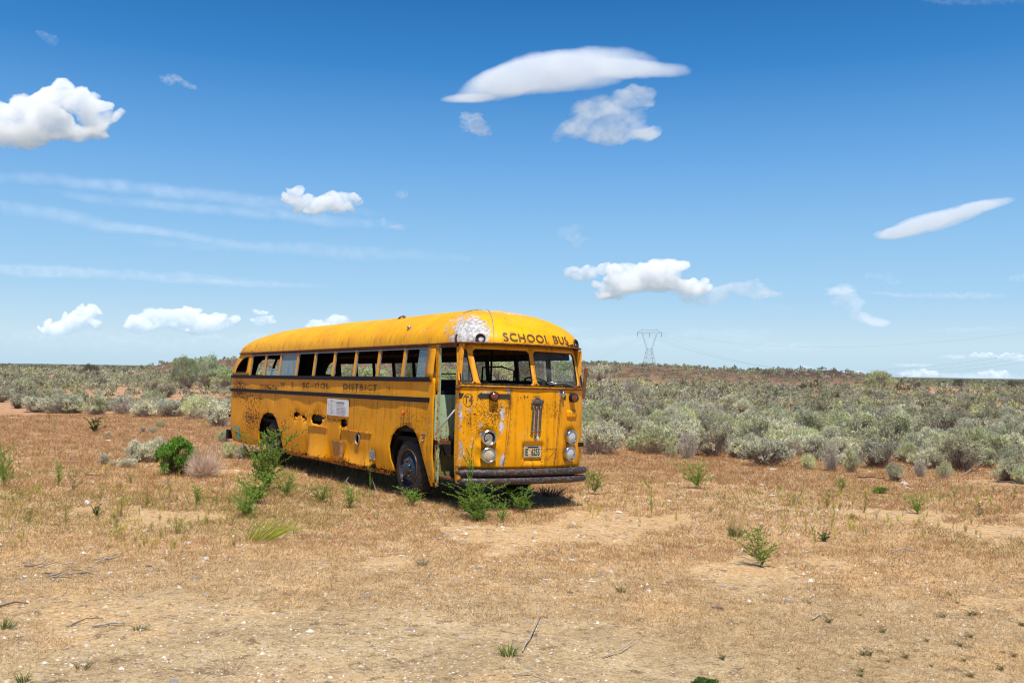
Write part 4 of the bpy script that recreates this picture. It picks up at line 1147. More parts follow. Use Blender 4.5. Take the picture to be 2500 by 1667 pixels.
def tri_mesh(name, V, C): return np_mesh(name, V, np.arange(len(V)).reshape(-1, 3), C)

SAGE = [(.66, .64, .46), (.58, .575, .39), (.70, .68, .49), (.59, .60, .36), (.56, .55, .41), (.66, .67, .38), (.64, .59, .48), (.50, .475, .32)]
TWIGC = [(.40, .33, .28), (.50, .44, .37), (.24, .185, .155)]
def shrub_geo(seed, wid=1.0, hgt=.75, tips=260, per=14, leafL=.045, leafW=.011, green=SAGE[0], twig=TWIGC[0], bare=.0, upright=.5, lump=7, gap=.25, zlo=.05):
    """many-stemmed bush; returns leaf geometry and twig geometry, unit 1 m"""
    rs = np.random.RandomState(seed)
    # domed lumps, many small heads over a common crown
    nl = lump * 3
    ang = rs.uniform(0, 2 * np.pi, nl); el = np.arcsin(rs.uniform(zlo, 1, nl)); rr = rs.uniform(.62, 1.0, nl) ** .5
    lc = np.stack([np.cos(ang) * np.cos(el) * wid * .36 * rr, np.sin(ang) * np.cos(el) * wid * .36 * rr, hgt * (.16 + .62 * np.sin(el) * rr)], 1)
    lr = rs.uniform(.10, .19, nl) * min(wid, hgt * 1.5)
    k = rs.randint(0, nl, tips)
    d = unit(rs.normal(size=(tips, 3))); d[:, 2] = np.where(d[:, 2] < -.2, -d[:, 2], d[:, 2])
    P = lc[k] + d * (lr[k] * rs.uniform(.7, 1.1, tips))[:, None]
    P[:, 2] = np.clip(P[:, 2], hgt * .07, hgt * 1.15)
    keep = vnoise(P[:, 0] * 5.5 / wid + seed, P[:, 1] * 5.5 / wid, P[:, 2] * 5.5 / wid, seed) > gap
    P = P[keep]; k = k[keep]; n = len(P)
    root = np.stack([rs.normal(0, .05 * wid, n), rs.normal(0, .05 * wid, n), np.zeros(n)], 1)
    out = unit(P - root); out[:, 2] += upright; out = unit(out)
    headtone = rs.uniform(.72, 1.22, nl)[k]
    # sprigs
    pp = np.repeat(P, per, 0); m = len(pp)
    oo = np.repeat(out, per, 0)
    along = rs.uniform(-.05, .035, m) * wid
    base = pp + oo * along[:, None] + rs.normal(0, .018 * wid, (m, 3)); base[:, 2] = np.maximum(base[:, 2], .02)
    D = oo * 1.0 + rs.normal(0, .75, (m, 3)); D[:, 2] += .2
    C = jitter(rs, green, m, .20)
    tone = np.repeat(rs.uniform(.85, 1.15, n) * headtone, per)[:, None]; C = C * tone
    LV, LC = blades(base, D, rs.uniform(.6, 1.3, m) * leafL, rs.uniform(.8, 1.5, m) * leafW * 1.35, C, rs)
    # stems root -> mid -> tip
    mid = root * .4 + P * .6 + rs.normal(0, .05 * wid, (n, 3)); mid[:, 2] = np.maximum(mid[:, 2] * .8, .02)
    w = np.full(n, .0045 * (.6 + wid * .5)); tc = jitter(rs, twig, n, .3)
    V1, C1 = sticks(root, mid, w * 1.5, tc, rs); V2, C2 = sticks(mid, P + out * .04 * wid, w, tc, rs)
    nb = int(n * (1.0 + bare * 3)); q = rs.randint(0, n, nb)
    a = root[q] * .5 + mid[q] * .5; b = a + (P[q] - root[q]) * rs.uniform(.25, .5, (nb, 1)) + rs.normal(0, .10 * wid, (nb, 3)); b[:, 2] = np.maximum(b[:, 2], .02)
    V3, C3 = sticks(a, b, np.full(nb, .003), jitter(rs, twig, nb, .3) * 1.15, rs)
    return (LV, LC), (np.concatenate([V1, V2, V3]), np.concatenate([C1, C2, C3]))

def weed_geo(seed, wid, hgt, stems=9, per=60, leafL=.035, leafW=.014, green=(.12, .22, .035), lean=0.0, twig=(.20, .19, .09), branch=4, spread=.6):
    """arching leafy stems with side shoots, like the young green bushes round the bus"""
    rs = np.random.RandomState(seed); LV = []; LC = []; TV = []; TC = []
    for s in range(stems):
        a = rs.uniform(0, 2 * np.pi); h = hgt * rs.uniform(.35, 1.0) if s else hgt
        off = np.array([np.cos(a), np.sin(a)]) * wid * .5 * rs.uniform(.2, 1.0) * spread * (0.25 if s == 0 else 1)
        t = np.linspace(0, 1, 7)[:, None]
        pts = np.concatenate([off[None, :] * (t ** 1.3) + rs.normal(0, .02 * wid, 2)[None, :] * t + np.array([[lean * hgt, 0]]) * t ** 1.6, h * (t ** .9)], 1)
        paths = [pts]
        for b in range(branch):
            k = rs.randint(1, 6); a2 = rs.uniform(0, 2 * np.pi); l = h * rs.uniform(.2, .45)
            e = pts[k] + np.array([np.cos(a2) * l * 1.0, np.sin(a2) * l * 1.0, l * .55]); paths.append(np.linspace(pts[k], e, 4))
        for pth in paths:
            seg = len(pth) - 1
            TVs, TCs = sticks(pth[:-1], pth[1:], np.full(seg, .0035), jitter(rs, twig, seg), rs); TV.append(TVs); TC.append(TCs)
            L = np.linalg.norm(np.diff(pth, axis=0), axis=1).sum(); m = max(6, int(per * L / hgt * 1.0))
            u = rs.uniform(.12, 1.0, m) * seg; i = np.minimum(u.astype(int), seg - 1); f = (u - i)[:, None]
            base = pth[i] * (1 - f) + pth[i + 1] * f; dr = unit(pth[i + 1] - pth[i])
            D = dr * .7 + rs.normal(0, .7, (m, 3)); D[:, 2] += .2
            C = jitter(rs, green, m, .28)
            v, c = leaves4(base, D, rs.uniform(.6, 1.3, m) * leafL, rs.uniform(.7, 1.2, m) * leafW, C, rs); LV.append(v); LC.append(c)
    return (np.concatenate(LV), np.concatenate(LC)), (np.concatenate(TV), np.concatenate(TC))

def grass_geo(seed, wid, hgt, n=90, lean=(0, 0), col=(.42, .27, .12), w=.006):
    rs = np.random.RandomState(seed)
    a = rs.uniform(0, 2 * np.pi, n); r = np.sqrt(rs.uniform(0, 1, n)) * wid * .28
    P = np.stack([r * np.cos(a), r * np.sin(a), np.zeros(n)], 1)
    D = np.stack([np.cos(a) * rs.uniform(0, .8, n) + lean[0], np.sin(a) * rs.uniform(0, .8, n) + lean[1], rs.uniform(.7, 1.3, n)], 1); D = unit(D)
    L = hgt * rs.uniform(.45, 1.1, n)
    mid = P + D * (L * .55)[:, None]; tip = P + D * L[:, None]; tip[:, :2] += D[:, :2] * (L * .35)[:, None]; tip[:, 2] -= L * .08
    S = unit(np.cross(D, rs.normal(size=(n, 3)))) * w / 2
    V = np.stack([P - S, P + S, mid + S * .8, P - S, mid + S * .8, mid - S * .8, mid - S * .8, mid + S * .8, tip], 1).reshape(-1, 3)
    return V, np.repeat(jitter(rs, col, n, .25), 9, axis=0)

PROTO = {}
def proto(key, fn):
    if key not in PROTO:
        (LV, LC), (TV, TC) = fn()
        a = tri_mesh('foliage', LV, LC); a.materials.append(MT['leaf']); b = tri_mesh('stems', TV, TC); b.materials.append(MT['twig'])
        PROTO[key] = (a, b)
    return PROTO[key]
def plant(name, key, fn, loc, sc, rz, label, cat, group=None):
    a, b = proto(key, fn)
    e = empty(name, loc, rz); e.scale = sc if isinstance(sc, tuple) else (sc, sc, sc)
    for nm, me in (('foliage', a), ('stems', b)):
        o = bpy.data.objects.new(nm, me); COL.objects.link(o); o.parent = e
    tag(e, label, cat, group); return e

# ------------------------------------------------------------------ sagebrush
NS = 12
SP = dict(
    s0=lambda: shrub_geo(101, 1, .72, 330, 15, .045, .012, SAGE[0], TWIGC[0], .3),
    s1=lambda: shrub_geo(102, 1, .80, 300, 15, .048, .012, SAGE[1], TWIGC[2], .2, .7, 5),
    s2=lambda: shrub_geo(103, 1, .62, 340, 15, .042, .012, SAGE[2], TWIGC[1], .5, .4, 9),
    s3=lambda: shrub_geo(104, 1, .85, 300, 16, .045, .012, SAGE[3], TWIGC[0], .3, .6, 6),
    s4=lambda: shrub_geo(105, 1, .70, 260, 14, .050, .013, SAGE[4], TWIGC[2], .6, .5, 7, .34),
    s5=lambda: shrub_geo(106, 1, .66, 330, 16, .048, .010, SAGE[5], TWIGC[1], .3, .9, 8),
    s6=lambda: shrub_geo(107, 1, .60, 230, 9, .040, .010, SAGE[6], TWIGC[1], 1.2, .4, 8, .3),
    s7=lambda: shrub_geo(108, 1, .90, 280, 14, .046, .013, SAGE[7], TWIGC[2], .3, .5, 5, .38),
)
KDESC = dict(s0='grey-green domed', s1='dull green upright', s2='pale low spreading', s3='fresh green tall', s4='dusky open-branched', s5='feathery yellow-green', s6='bare grey twiggy', s7='dark olive ragged')
def size_word(w): return 'small' if w < .6 else ('knee-high' if w < .95 else ('broad' if w < 1.4 else 'huge'))

BND = np.array([(-700, 985), (0, 985), (40, 1005), (270, 1010), (560, 1035), (800, 1055), (1200, 1085), (1420, 1105), (1800, 1118), (2100, 1140), (2500, 1165), (3200, 1185)], float)
taken = []
def put_shrub(px, py, wpx, hpx, key, label, name='sagebrush', cat='shrub', group=None, fn=None, rz=None):
    g = G(px, py); d = g.y; w = wpx / PXM(d); h = hpx / PXM(d)
    taken.append((g.x, g.y, w * .4))
    f = fn or SP[key]
    hh = {'s0': .72, 's1': .8, 's2': .62, 's3': .85, 's4': .7, 's5': .66, 's6': .6, 's7': .9}.get(key, 1.0)
    return plant(name, key, f, (g.x, g.y, g.z - .02), (w, w, h / hh), R.uniform(0, 6.28) if rz is None else rz, label, cat, group)

HAND = [
 (150, 1008, 120, 52, 's0', 'wide grey-green sagebrush at the left end of the shrub belt, set apart on bare soil'),
 (90, 1006, 90, 46, 's2', 'pale rounded sagebrush, outermost on the left edge of the bare ground'),
 (232, 1012, 76, 56, 's3', 'upright green sagebrush left of the pale twiggy clump'),
 (186, 1008, 46, 26, 's5', 'low yellow-green bush between two larger grey sagebrushes on the left'),
 (300, 1010, 100, 50, 's6', 'pale dead-looking grey brush in the left shrub belt'),
 (352, 1018, 74, 48, 's0', 'grey-green sagebrush with dark stems in the middle of the left shrub belt'),
 (412, 1018, 80, 54, 's4', 'dusky sagebrush behind the bright green bush on the left'),
 (478, 1022, 78, 60, 's5', 'feathery pale green sagebrush nearing the tail of the bus'),
 (535, 1040, 90, 74, 's2', 'large pale sagebrush touching the rear corner of the bus'),
 (505, 1010, 70, 50, 's0', 'sagebrush standing behind the pale one at the tail of the bus'),
 (345, 1128, 96, 64, 's2', 'pale grey-green sagebrush directly behind the bright green bush'),
 (384, 1124, 70, 66, 's0', 'grey sagebrush half hidden by the bright green bush'),
 (254, 1134, 27, 36, 's4', 'small grey tuft of sagebrush left of a low cushion, on open soil'),
 (312, 1140, 58, 27, 's2', 'low cushion of grey sagebrush left of the bright green bush'),
 (276, 1138, 22, 18, 's4', 'tiny grey sagebrush seedling between two small tufts'),
 (350, 1054, 18, 20, 's4', 'tiny upright sagebrush alone on the bare slope'),
 (392, 1042, 28, 18, 's5', 'tiny pale green cushion shrub on the bare slope'),
 (375, 1056, 24, 18, 's2', 'tiny grey shrublet beside the pale green cushion'),
 (262, 1064, 20, 16, 's2', 'tiny pale shrublet on the open slope at left'),
 (548, 1078, 42, 34, 's5', 'small pale green shrub just left of the rear bumper'),
 (556, 1118, 50, 44, 's5', 'small feathery shrub in front of the rear bumper'),
 (590, 1120, 40, 40, 's0', 'small grey shrub in the shade under the tail'),
 (1870, 1138, 140, 86, 's4', 'broad dark-stemmed sagebrush at the front of the right-hand field'),
 (1462, 1108, 128, 84, 's2', 'pale spreading sagebrush just right of the bus nose'),
 (1556, 1100, 72, 44, 's3', 'small green sagebrush behind the yellow-green cushion'),
 (1637, 1116, 36, 36, 's5', 'yellow-green cushion shrub at the edge of the gravel'),
 (1680, 1120, 70, 74, 's6', 'grey twiggy bush left of the tree-like sagebrush'),
 (1738, 1114, 105, 98, 's7', 'tree-like sagebrush with a bare dark trunk, right of centre'),
 (1790, 1116, 50, 40, 's6', 'bare grey brush between two larger sagebrushes'),
 (1975, 1146, 46, 44, 's5', 'bright yellow-green cushion at the front of the right-hand field'),
 (2030, 1150, 62, 74, 's6', 'grey twiggy shrub right of the bright cushion'),
 (2078, 1152, 46, 72, 's3', 'narrow green sagebrush leaning left'),
 (2142, 1142, 120, 92, 's4', 'wide feathery sagebrush with bare lower stems'),
 (2186, 1174, 48, 58, 's1', 'small upright green sagebrush standing forward on the gravel'),
 (2246, 1164, 46, 46, 's6', 'small grey-green shrub forward of the thicket'),
 (2306, 1168, 46, 48, 's5', 'pale green shrub with a twiggy skirt at the thicket edge'),
 (2222, 1130, 70, 58, 's5', 'light green sagebrush tucked into the thicket edge'),
 (2348, 1150, 120, 110, 's7', 'large dark sagebrush with fallen branches before it'),
 (2462, 1176, 90, 70, 's1', 'green sagebrush at the far right edge with dead branches below'),
 (2492, 1180, 50, 44, 's5', 'pale green shrub cut by the right edge of the view'),
 (2432, 1130, 110, 90, 's3', 'tall green sagebrush near the right edge'),
 (1905, 1080, 100, 70, 's2', 'pale sagebrush behind the broad dark-stemmed one'),
 (2290, 1080, 120, 100, 's7', 'dark sagebrush in the thick of the right-hand field'),
 (1700, 985, 66, 52, 's7', 'dark round-topped sagebrush standing out in the middle distance'),
 (1540, 975, 66, 48, 's6', 'greyish brown sagebrush in the middle distance right of the bus'),
 (1460, 935, 78, 46, 's2', 'pale domed sagebrush near the foot of the ridge'),
 (1915, 940, 30, 26, 's7', 'dark round sagebrush below the basalt outcrop'),
 (1990, 930, 32, 24, 's2', 'pale sagebrush in front of the second basalt outcrop'),
 (2032, 985, 60, 48, 's7', 'dark shrub with bare centre in the middle of the right-hand field'),
]
for (px, py, w, h, k, lab) in HAND: put_shrub(px, py, w, h, k, lab)
# big airy bushes
big = lambda sd, col, gp=.2: (lambda: shrub_geo(sd, 1, 1.0, 520, 12, .036, .011, col, TWIGC[1], .3, .5, 9, gp))
put_shrub(452, 948, 80, 92, 'b0', 'tall pale green bush rising above the left horizon', 'rabbitbrush', 'bush', None, big(201, (.46, .52, .27)))
put_shrub(504, 950, 96, 96, 'b1', 'tallest bush on the left, just behind the tail of the bus', 'rabbitbrush', 'bush', None, big(202, (.38, .45, .27)))
put_shrub(548, 955, 80, 72, 'b0', 'green bush against the rear corner of the bus', 'rabbitbrush', 'bush', None, big(201, (.46, .52, .27)))
put_shrub(2143, 958, 96, 62, 'b2', 'airy pale yellow-green tree alone on the right skyline', 'desert_willow', 'tree', None, big(203, (.56, .58, .32), .34))
put_shrub(220, 925, 50, 42, 'b3', 'dark round bush breaking the left skyline', 'rabbitbrush', 'bush', None, big(204, (.20, .21, .14)))
for (px, py, w, h, lab) in ((2240, 950, 26, 20, 'small dark bush on the right skyline'), (2340, 948, 34, 26, 'pair-like dark bush on the right skyline'), (2300, 946, 26, 18, 'low dark bush left of the pair-like one on the skyline'), (2475, 950, 50, 26, 'dark bush where the skyline meets the right edge'), (1985 - 20, 958, 40, 26, 'dark bush under the basalt outcrop')):
    put_shrub(px, py, w, h, 'b3', lab, 'rabbitbrush', 'bush', None, big(204, (.20, .21, .14)))
# bushes seen through the side windows
for (px, py, w, h, k, lab) in ((740, 990, 150, 120, 'b1', 'bush seen through the rearmost side windows'), (905, 985, 120, 110, 'b0', 'pale bush seen through the middle side windows'), (640, 985, 110, 100, 'b0', 'bush seen through the last side windows of the bus'), (985, 980, 90, 70, 'b2', 'yellowish bush seen through the window next to the door'), *[(x_, 972 + (i_ % 3) * 8, 120, 96 + (i_ % 4) * 9, ['b0', 'b1', 'b2', 'b0'][i_ % 4], 'tall bush behind the bus, %s' % w_) for i_, (x_, w_) in enumerate(((690, 'seen through the second window from the tail'), (800, 'behind the fifth window from the tail'), (850, 'behind the sixth window from the tail'), (1040, 'seen past the door pillar'), (1100, 'seen through the doorway'), (1160, 'seen through the left windscreen pane'), (1215, 'behind the mullion of the windscreen'), (1370, 'seen through the right windscreen pane')))], (1280, 985, 40, 70, 'gw', 'bright green bush seen through the windscreen')):
    fn = {'b0': big(201, (.46, .52, .27)), 'b1': big(202, (.38, .45, .27)), 'b2': big(203, (.56, .58, .32), .34), 'gw': big(207, (.24, .42, .06), .1)}[k]
    put_shrub(px, py, w, h, k, lab, 'rabbitbrush', 'bush', None, fn)

# ------------------------------------------------------------------ field of sagebrush
def field_points():
    rs = np.random.RandomState(77); pts = []
    def cell(d): return 1.12 if d < 60 else (1.5 if d < 120 else 3.0)
    for (d0, d1, c) in ((20, 62, 1.10), (62, 125, 1.5), (125, 330, 3.0), (330, 1000, 9.0)):
        xs = np.arange(-d1 * .62, d1 * .62, c); ys = np.arange(d0, d1, c)
        X, Y = np.meshgrid(xs, ys); X = X.ravel() + rs.uniform(-.45, .45, X.size) * c; Y = Y.ravel() + rs.uniform(-.45, .45, Y.size) * c
        m = (np.abs(X) < Y * .60) & (Y >= d0) & (Y < d1); X, Y = X[m], Y[m]
        Z = Hh(X, Y)
        dx = X; dz = Z - CAMZ
        # into photograph coordinates, only to compare with the measured edge of the thicket
        q = np.stack([X, Y, dz], 1)
        cxv = q @ np.array(CX); cyv = q @ np.array(CU); czv = -(q @ np.array(CB))
        px = 1250 + cxv / czv * 2360; py = 833.5 - cyv / czv * 2360
        edge = np.interp(px, BND[:, 0], BND[:, 1]) - 9 * (vnoise(px * .02, py * 0, seed=4) - .3)
        ok = py < edge
        dens = fbm(X * .09, Y * .09, oct=3, seed=41)
        thr = np.where(px < 900, .36, .30)
        ok &= dens > thr * .9
        # openings of bare red soil
        def op(cx, cy, rx, ry): return (((px - cx) / rx) ** 2 + ((py - cy) / ry) ** 2) < 1
        gapm = op(430, 958, 170, 8) | op(480, 985, 110, 10) | op(2330, 953, 190, 9) | op(1960, 946, 60, 5)
        ok &= ~(gapm & (rs.uniform(0, 1, len(X)) < .86))
        # ridge: sparse scrub only
        ok &= (Y < 195) | (rs.uniform(0, 1, len(X)) < .75) | (Y > 330) | (px > 2080) | (px < 420)
        # keep clear of the bus
        bx = (X + .8055) * er.x + (Y - 14.38) * er.y; by = (X + .8055) * eb.x + (Y - 14.38) * eb.y
        ok &= ~((bx > -1.2) & (bx < 3.4) & (by > -2) & (by < 13))
        for i in np.nonzero(ok)[0]:
            if any((X[i] - a) ** 2 + (Y[i] - b) ** 2 < (r_ + .15) ** 2 for a, b, r_ in taken if abs(a - X[i]) < 3): continue
            pts.append((X[i], Y[i], Z[i], px[i], py[i], d0))
    return pts
FP = field_points()
rs_ = np.random.RandomState(5)
def wsize(rs, d):
    w = rs.uniform(.55, 1.0) ** 1 * rs.choice([.8, 1.0, 1.25, 1.5], p=[.3, .4, .2, .1]) * 1.15
    return w * (1.0 if d < 62 else 1.12 if d < 125 else (1.5 if d < 190 else 1.25))
FP = [(p, wsize(rs_, p[1])) for p in FP]
inview = sorted([q for q in FP if -80 < q[0][3] < 2580 and not (600 < q[0][3] < 1380 and q[0][4] > 975)], key=lambda q: -q[1] / q[0][1])
near = inview[:238]; nearset = set(id(q) for q in near)
rest = [q for q in FP if id(q) not in nearset]
def where(px, py):
    if px >= 1440 or px < 560:
        if px < 560: a = 'left field' if px > 280 else 'far left field'
        else: a = ['just right of the bus nose', 'below the pylon', 'left of the outcrops', 'below the basalt outcrops', 'below the skyline tree', 'right of the skyline tree', 'by the right edge'][int(np.searchsorted([1540, 1680, 1850, 2060, 2200, 2380], px))]
        b = ['rear', 'middle', 'fifth rank', 'fourth rank', 'third rank', 'second rank', 'front rank'][int(np.searchsorted([990, 1020, 1045, 1065, 1085, 1110], py))] if px > 1400 else ('by the bare slope' if py > 990 else 'behind the bare patches' if py > 960 else 'near the horizon')
        return a + ', ' + b
    if px < 560: return ('left of the bus, ' + ('near the bare slope' if py > 985 else 'behind the bare patches' if py > 950 else 'by the horizon'))
    if px < 1440: return 'seen behind the bus'
    a = 'right of the bus nose' if px < 1700 else ('mid-right' if px < 2000 else ('right' if px < 2270 else 'far right'))
    b = 'front rank by the gravel' if py > 1085 else ('second rank' if py > 1050 else 'middle of the thicket' if py > 1010 else 'rear of the thicket')
    return a + ', ' + b
keys = list(SP.keys())
seen = {}
for (p, w) in near:
    x, y, z, px, py, _ = p
    tone = float(fbm(np.array([x * .11]), np.array([y * .11]), oct=2, seed=9)[0])
    k = keys[int(rs_.choice(8, p=[.17, .13, .16, .14, .11, .13, .10, .06]))]
    h = rs_.uniform(.8, 1.2)
    lab = '%s %s sagebrush, %s' % (size_word(w), KDESC[k], where(px, py))
    plant('sagebrush', k, SP[k], (x, y, z - .03), (w, w, w * h), rs_.uniform(0, 6.28), lab, 'shrub', 'sagebrush in the field round the bus')
# everything beyond: one mass
def mass():
    rs = np.random.RandomState(15); Vs = []; Cs = []
    lod = {}
    for j, col in enumerate(SAGE):
        for lv, (tips, per, ll, lw) in enumerate(((120, 9, .075, .022), (52, 7, .12, .04), (26, 5, .2, .075), (12, 4, .30, .16))):
            (a, b), (c, d) = shrub_geo(300 + j, 1, .78, tips, per, ll, lw, col, TWIGC[j % 3], .0, .5, 6, .2)
            if lv == 0: a = np.concatenate([a, c]); b = np.concatenate([b, d])
            lod[(j, lv)] = (a, b)
    for (p, w) in rest:
        x, y, z = p[0], p[1], p[2]; lv = 0 if y < 62 else (1 if y < 125 else (2 if y < 330 else 3))
        a, b = lod[(rs.choice(8, p=[.17, .15, .15, .14, .12, .10, .07, .10]), lv)]
        t = rs.uniform(0, 6.28); c, s = math.cos(t), math.sin(t); k = rs.uniform(.82, 1.18)
        if y > 330: w = w * 2.6; k *= .45
        V = np.empty_like(a); V[:, 0] = (a[:, 0] * c - a[:, 1] * s) * w + x; V[:, 1] = (a[:, 0] * s + a[:, 1] * c) * w + y; V[:, 2] = a[:, 2] * w * k + z - .03
        f = .95 * rs.uniform(.8, 1.2)
        if y > 330: f *= .75
        Vs.append(V); Cs.append(b * f)
    V = np.concatenate(Vs); C = np.concatenate(Cs)
    me = tri_mesh('sagebrush_thicket', V, C)
    o = link('sagebrush_thicket', me, MT['leaf']); tag(o, 'dense grey-green sagebrush thicket stretching to the horizon', 'scrub', None, 'stuff')
    print('thicket tris', len(V) // 3, 'shrubs', len(rest), 'near', len(near))
mass()

# ------------------------------------------------------------------ green weeds and odd plants
def put(px, py, wpx, hpx, key, fn, name, label, cat, group=None, rz=0):
    g = G(px, py); d = g.y; s = 1 / PXM(d)
    return plant(name, key, fn, (g.x, g.y, g.z - .01), (wpx * s, wpx * s, hpx * s), rz, label, cat, group)
def wd(sd, stems, per, ll=.045, lw=.026, green=(.21, .34, .055), lean=0, branch=6, spread=1.25): return lambda: weed_geo(sd, 1, 1, stems, per, ll, lw, green, lean, (.20, .19, .09), branch, spread)
GB = 'young green bushes growing round the bus'
put(432, 1160, 112, 112, 'dg', lambda: shrub_geo(400, 1.0, .92, 400, 15, .085, .020, (.17, .32, .05), (.12, .10, .06), .1, 2.4, 8, .36, -.2), 'green_bush', 'bright dark-green leafy bush on the open ground left of the bus', 'bush')
put(500, 1166, 116, 112, 'tw', lambda: shrub_geo(401, 1, .95, 300, 3, .04, .006, (.56, .44, .34), (.60, .47, .37), 3.5, .3, 8, .2), 'tumbleweed', 'dry pinkish-beige tumbleweed leaning on the green bush', 'tumbleweed')
put(650, 1200, 135, 152, 'w1', wd(410, 15, 85, .036, .024, (.22, .33, .055), branch=8, spread=1.25), 'saltbush', 'tall green bush in front of the rear wheel, highest of those by the bus', 'bush', GB)
put(622, 1228, 120, 76, 'w2', wd(411, 16, 70, .05, .02, spread=1.1), 'saltbush', 'low green bush at the foot of the tall one by the rear wheel', 'bush', GB)
put(698, 1212, 100, 76, 'w3', wd(412, 12, 60, .045, .018, spread=1.2), 'saltbush', 'green bush spreading right below the torn skirt', 'bush', GB)
put(600, 1262, 84, 70, 'w2', wd(411, 16, 70, .05, .02), 'saltbush', 'dark green bush nearer the camera than the one at the rear wheel', 'bush', GB)
put(785, 1226, 84, 54, 'w3', wd(412, 12, 60), 'saltbush', 'small sprawling green plant below the round filler hole', 'bush', GB)
put(852, 1240, 64, 60, 'w4', wd(413, 8, 60, .05, .02), 'saltbush', 'small green plant in the grass between the wheels', 'bush', GB)
put(903, 1200, 26, 72, 'w5', wd(414, 2, 120, .05, .02, branch=2, spread=.3), 'green_sprout', 'single upright green sprout below the skirt, left of the front wheel', 'weed', 'green sprouts')
put(1004, 1234, 90, 44, 'w4', wd(413, 8, 60, .05, .02), 'saltbush', 'low weeds at the foot of the front wheel', 'bush', GB)
put(1158, 1266, 128, 88, 'w1', wd(410, 15, 85, .036, .024, (.22, .33, .055), branch=8, spread=1.25), 'saltbush', 'bushy green plant in front of the left end of the bumper', 'bush', GB)
put(1146, 1266, 54, 172, 'w6', wd(415, 3, 110, .040, .026, branch=6, spread=.5), 'saltbush', 'slender green stems climbing over the left end of the bumper', 'bush', GB)
put(1168, 1272, 90, 50, 'w2', wd(411, 16, 70), 'saltbush', 'bright low growth at the foot of the bumper bush', 'bush', GB)
put(1226, 1276, 60, 64, 'w3', wd(412, 12, 60), 'saltbush', 'separate rounded green plant in front of the bumper bush', 'bush', GB)
put(1272, 1250, 84, 66, 'w2', wd(411, 16, 70), 'saltbush', 'green plant in the shade under the middle of the bumper', 'bush', GB)
put(1450, 1206, 78, 64, 'w4', wd(413, 8, 60), 'saltbush', 'green plant just right of the bumper', 'bush', GB)
put(1436, 1206, 30, 66, 'w5', wd(414, 2, 120), 'green_sprout', 'upright green sprout rising from the plant right of the bumper', 'weed', 'green sprouts')
put(1702, 1192, 104, 78, 'w3', wd(412, 12, 60), 'saltbush', 'green bush alone on the gravel right of the bus', 'bush', GB)
put(1690, 1120, 30, 50, 'w5', wd(414, 2, 120), 'green_sprout', 'green sprout before the tree-like sagebrush', 'weed', 'green sprouts')
put(1590, 1264, 50, 100, 'w5', wd(414, 2, 120), 'green_sprout', 'thin tall green stalk on open ground right of the bus', 'weed', 'green sprouts')
put(1858, 1384, 112, 96, 'w7', wd(416, 12, 70, .045, .018, (.19, .34, .05), branch=6), 'saltbush', 'large green bush in the right foreground', 'bush', GB)
put(2012, 1322, 42, 28, 'w8', wd(417, 14, 40, .10, .04, (.055, .12, .02), 0, 1, 1.2), 'green_bush', 'small dark green tuft right of the foreground bush', 'weed')
put(1724, 1676, 84, 44, 'w9', lambda: shrub_geo(402, 1, .6, 300, 16, .04, .014, (.07, .16, .03), (.1, .1, .05), .1, .6, 8, .1), 'green_bush', 'feathery green clump cut by the bottom of the view', 'weed')
put(2154, 1204, 50, 30, 'wa', lambda: shrub_geo(403, 1, .62, 260, 16, .05, .014, (.21, .34, .06), (.2, .2, .08), .1, .6, 7, .1), 'green_bush', 'bright green cushion plant on the right, before the thicket', 'weed')
put(2240, 1254, 66, 54, 'w3', wd(412, 12, 60), 'saltbush', 'open green bush on the right among dry grass', 'bush', GB)
put(2052, 1200, 50, 40, 'w4', wd(413, 8, 60), 'saltbush', 'thin green plant left of the bright cushion', 'bush', GB)
put(2390, 1262, 40, 40, 'wb', wd(418, 8, 50, .05, .015, (.12, .16, .05)), 'saltbush', 'dull green weed near the right edge', 'bush', GB)
put(8, 1190, 60, 108, 'w7', wd(416, 12, 70), 'saltbush', 'green bush cut by the left edge of the view', 'bush', GB)
put(142, 1188, 34, 66, 'w4', wd(413, 8, 60), 'saltbush', 'narrow green plant on the left, left of a grey weed', 'bush', GB)
put(178, 1198, 46, 48, 'wb', wd(418, 8, 50), 'saltbush', 'grey-green weed beside the narrow green plant', 'bush', GB)
put(232, 1056, 50, 38, 'w8', wd(417, 14, 40), 'saltbush', 'dark green weed on the bare slope at upper left', 'bush', GB)
put(236, 1260, 34, 30, 'w8', wd(417, 14, 40), 'saltbush', 'small dark green plant in the yellow weeds at left', 'bush', GB)
put(480, 1232, 46, 50, 'w4', wd(413, 8, 60), 'saltbush', 'thin green plant in front of the tumbleweed', 'bush', GB)
for i, (px, py, w, h) in enumerate(((294, 1262, 34, 62), (160, 1270, 40, 44), (72, 1280, 60, 50), (355, 1240, 40, 40), (432, 1304, 70, 52), (560, 1236, 30, 40), (245, 1225, 24, 40), (410, 1195, 22, 40), (2020, 1240, 50, 50), (2110, 1250, 50, 40), (2140, 1268, 30, 30), (1760, 1265, 30, 34), (2475, 1220, 40, 40), (2330, 1215, 40, 34), (320, 1180, 40, 36))):
    put(px, py, w, h, 'wy%d' % (i % 3), wd(430 + i % 3, 9, 60, .045, .012, (.30, .29, .04), .1, 3, .8), 'yellow_weed', ('pale yellow-flowered weed, %s' % ['beside the small dark green plant', 'left of the dark green plant', 'outermost on the left', 'below the cushion shrubs', 'largest, in front of the tumbleweed', 'left of the rear-wheel bush', 'small, above the dark green plant', 'below the bright green bush', 'by the large stones on the right', 'right of centre among dry grass', 'small, in the dry grass on the right', 'on the gravel right of the bus', 'at the right edge', 'behind the open green bush', 'above the yellow patch at left'][i]), 'weed', 'yellow-flowered weeds')
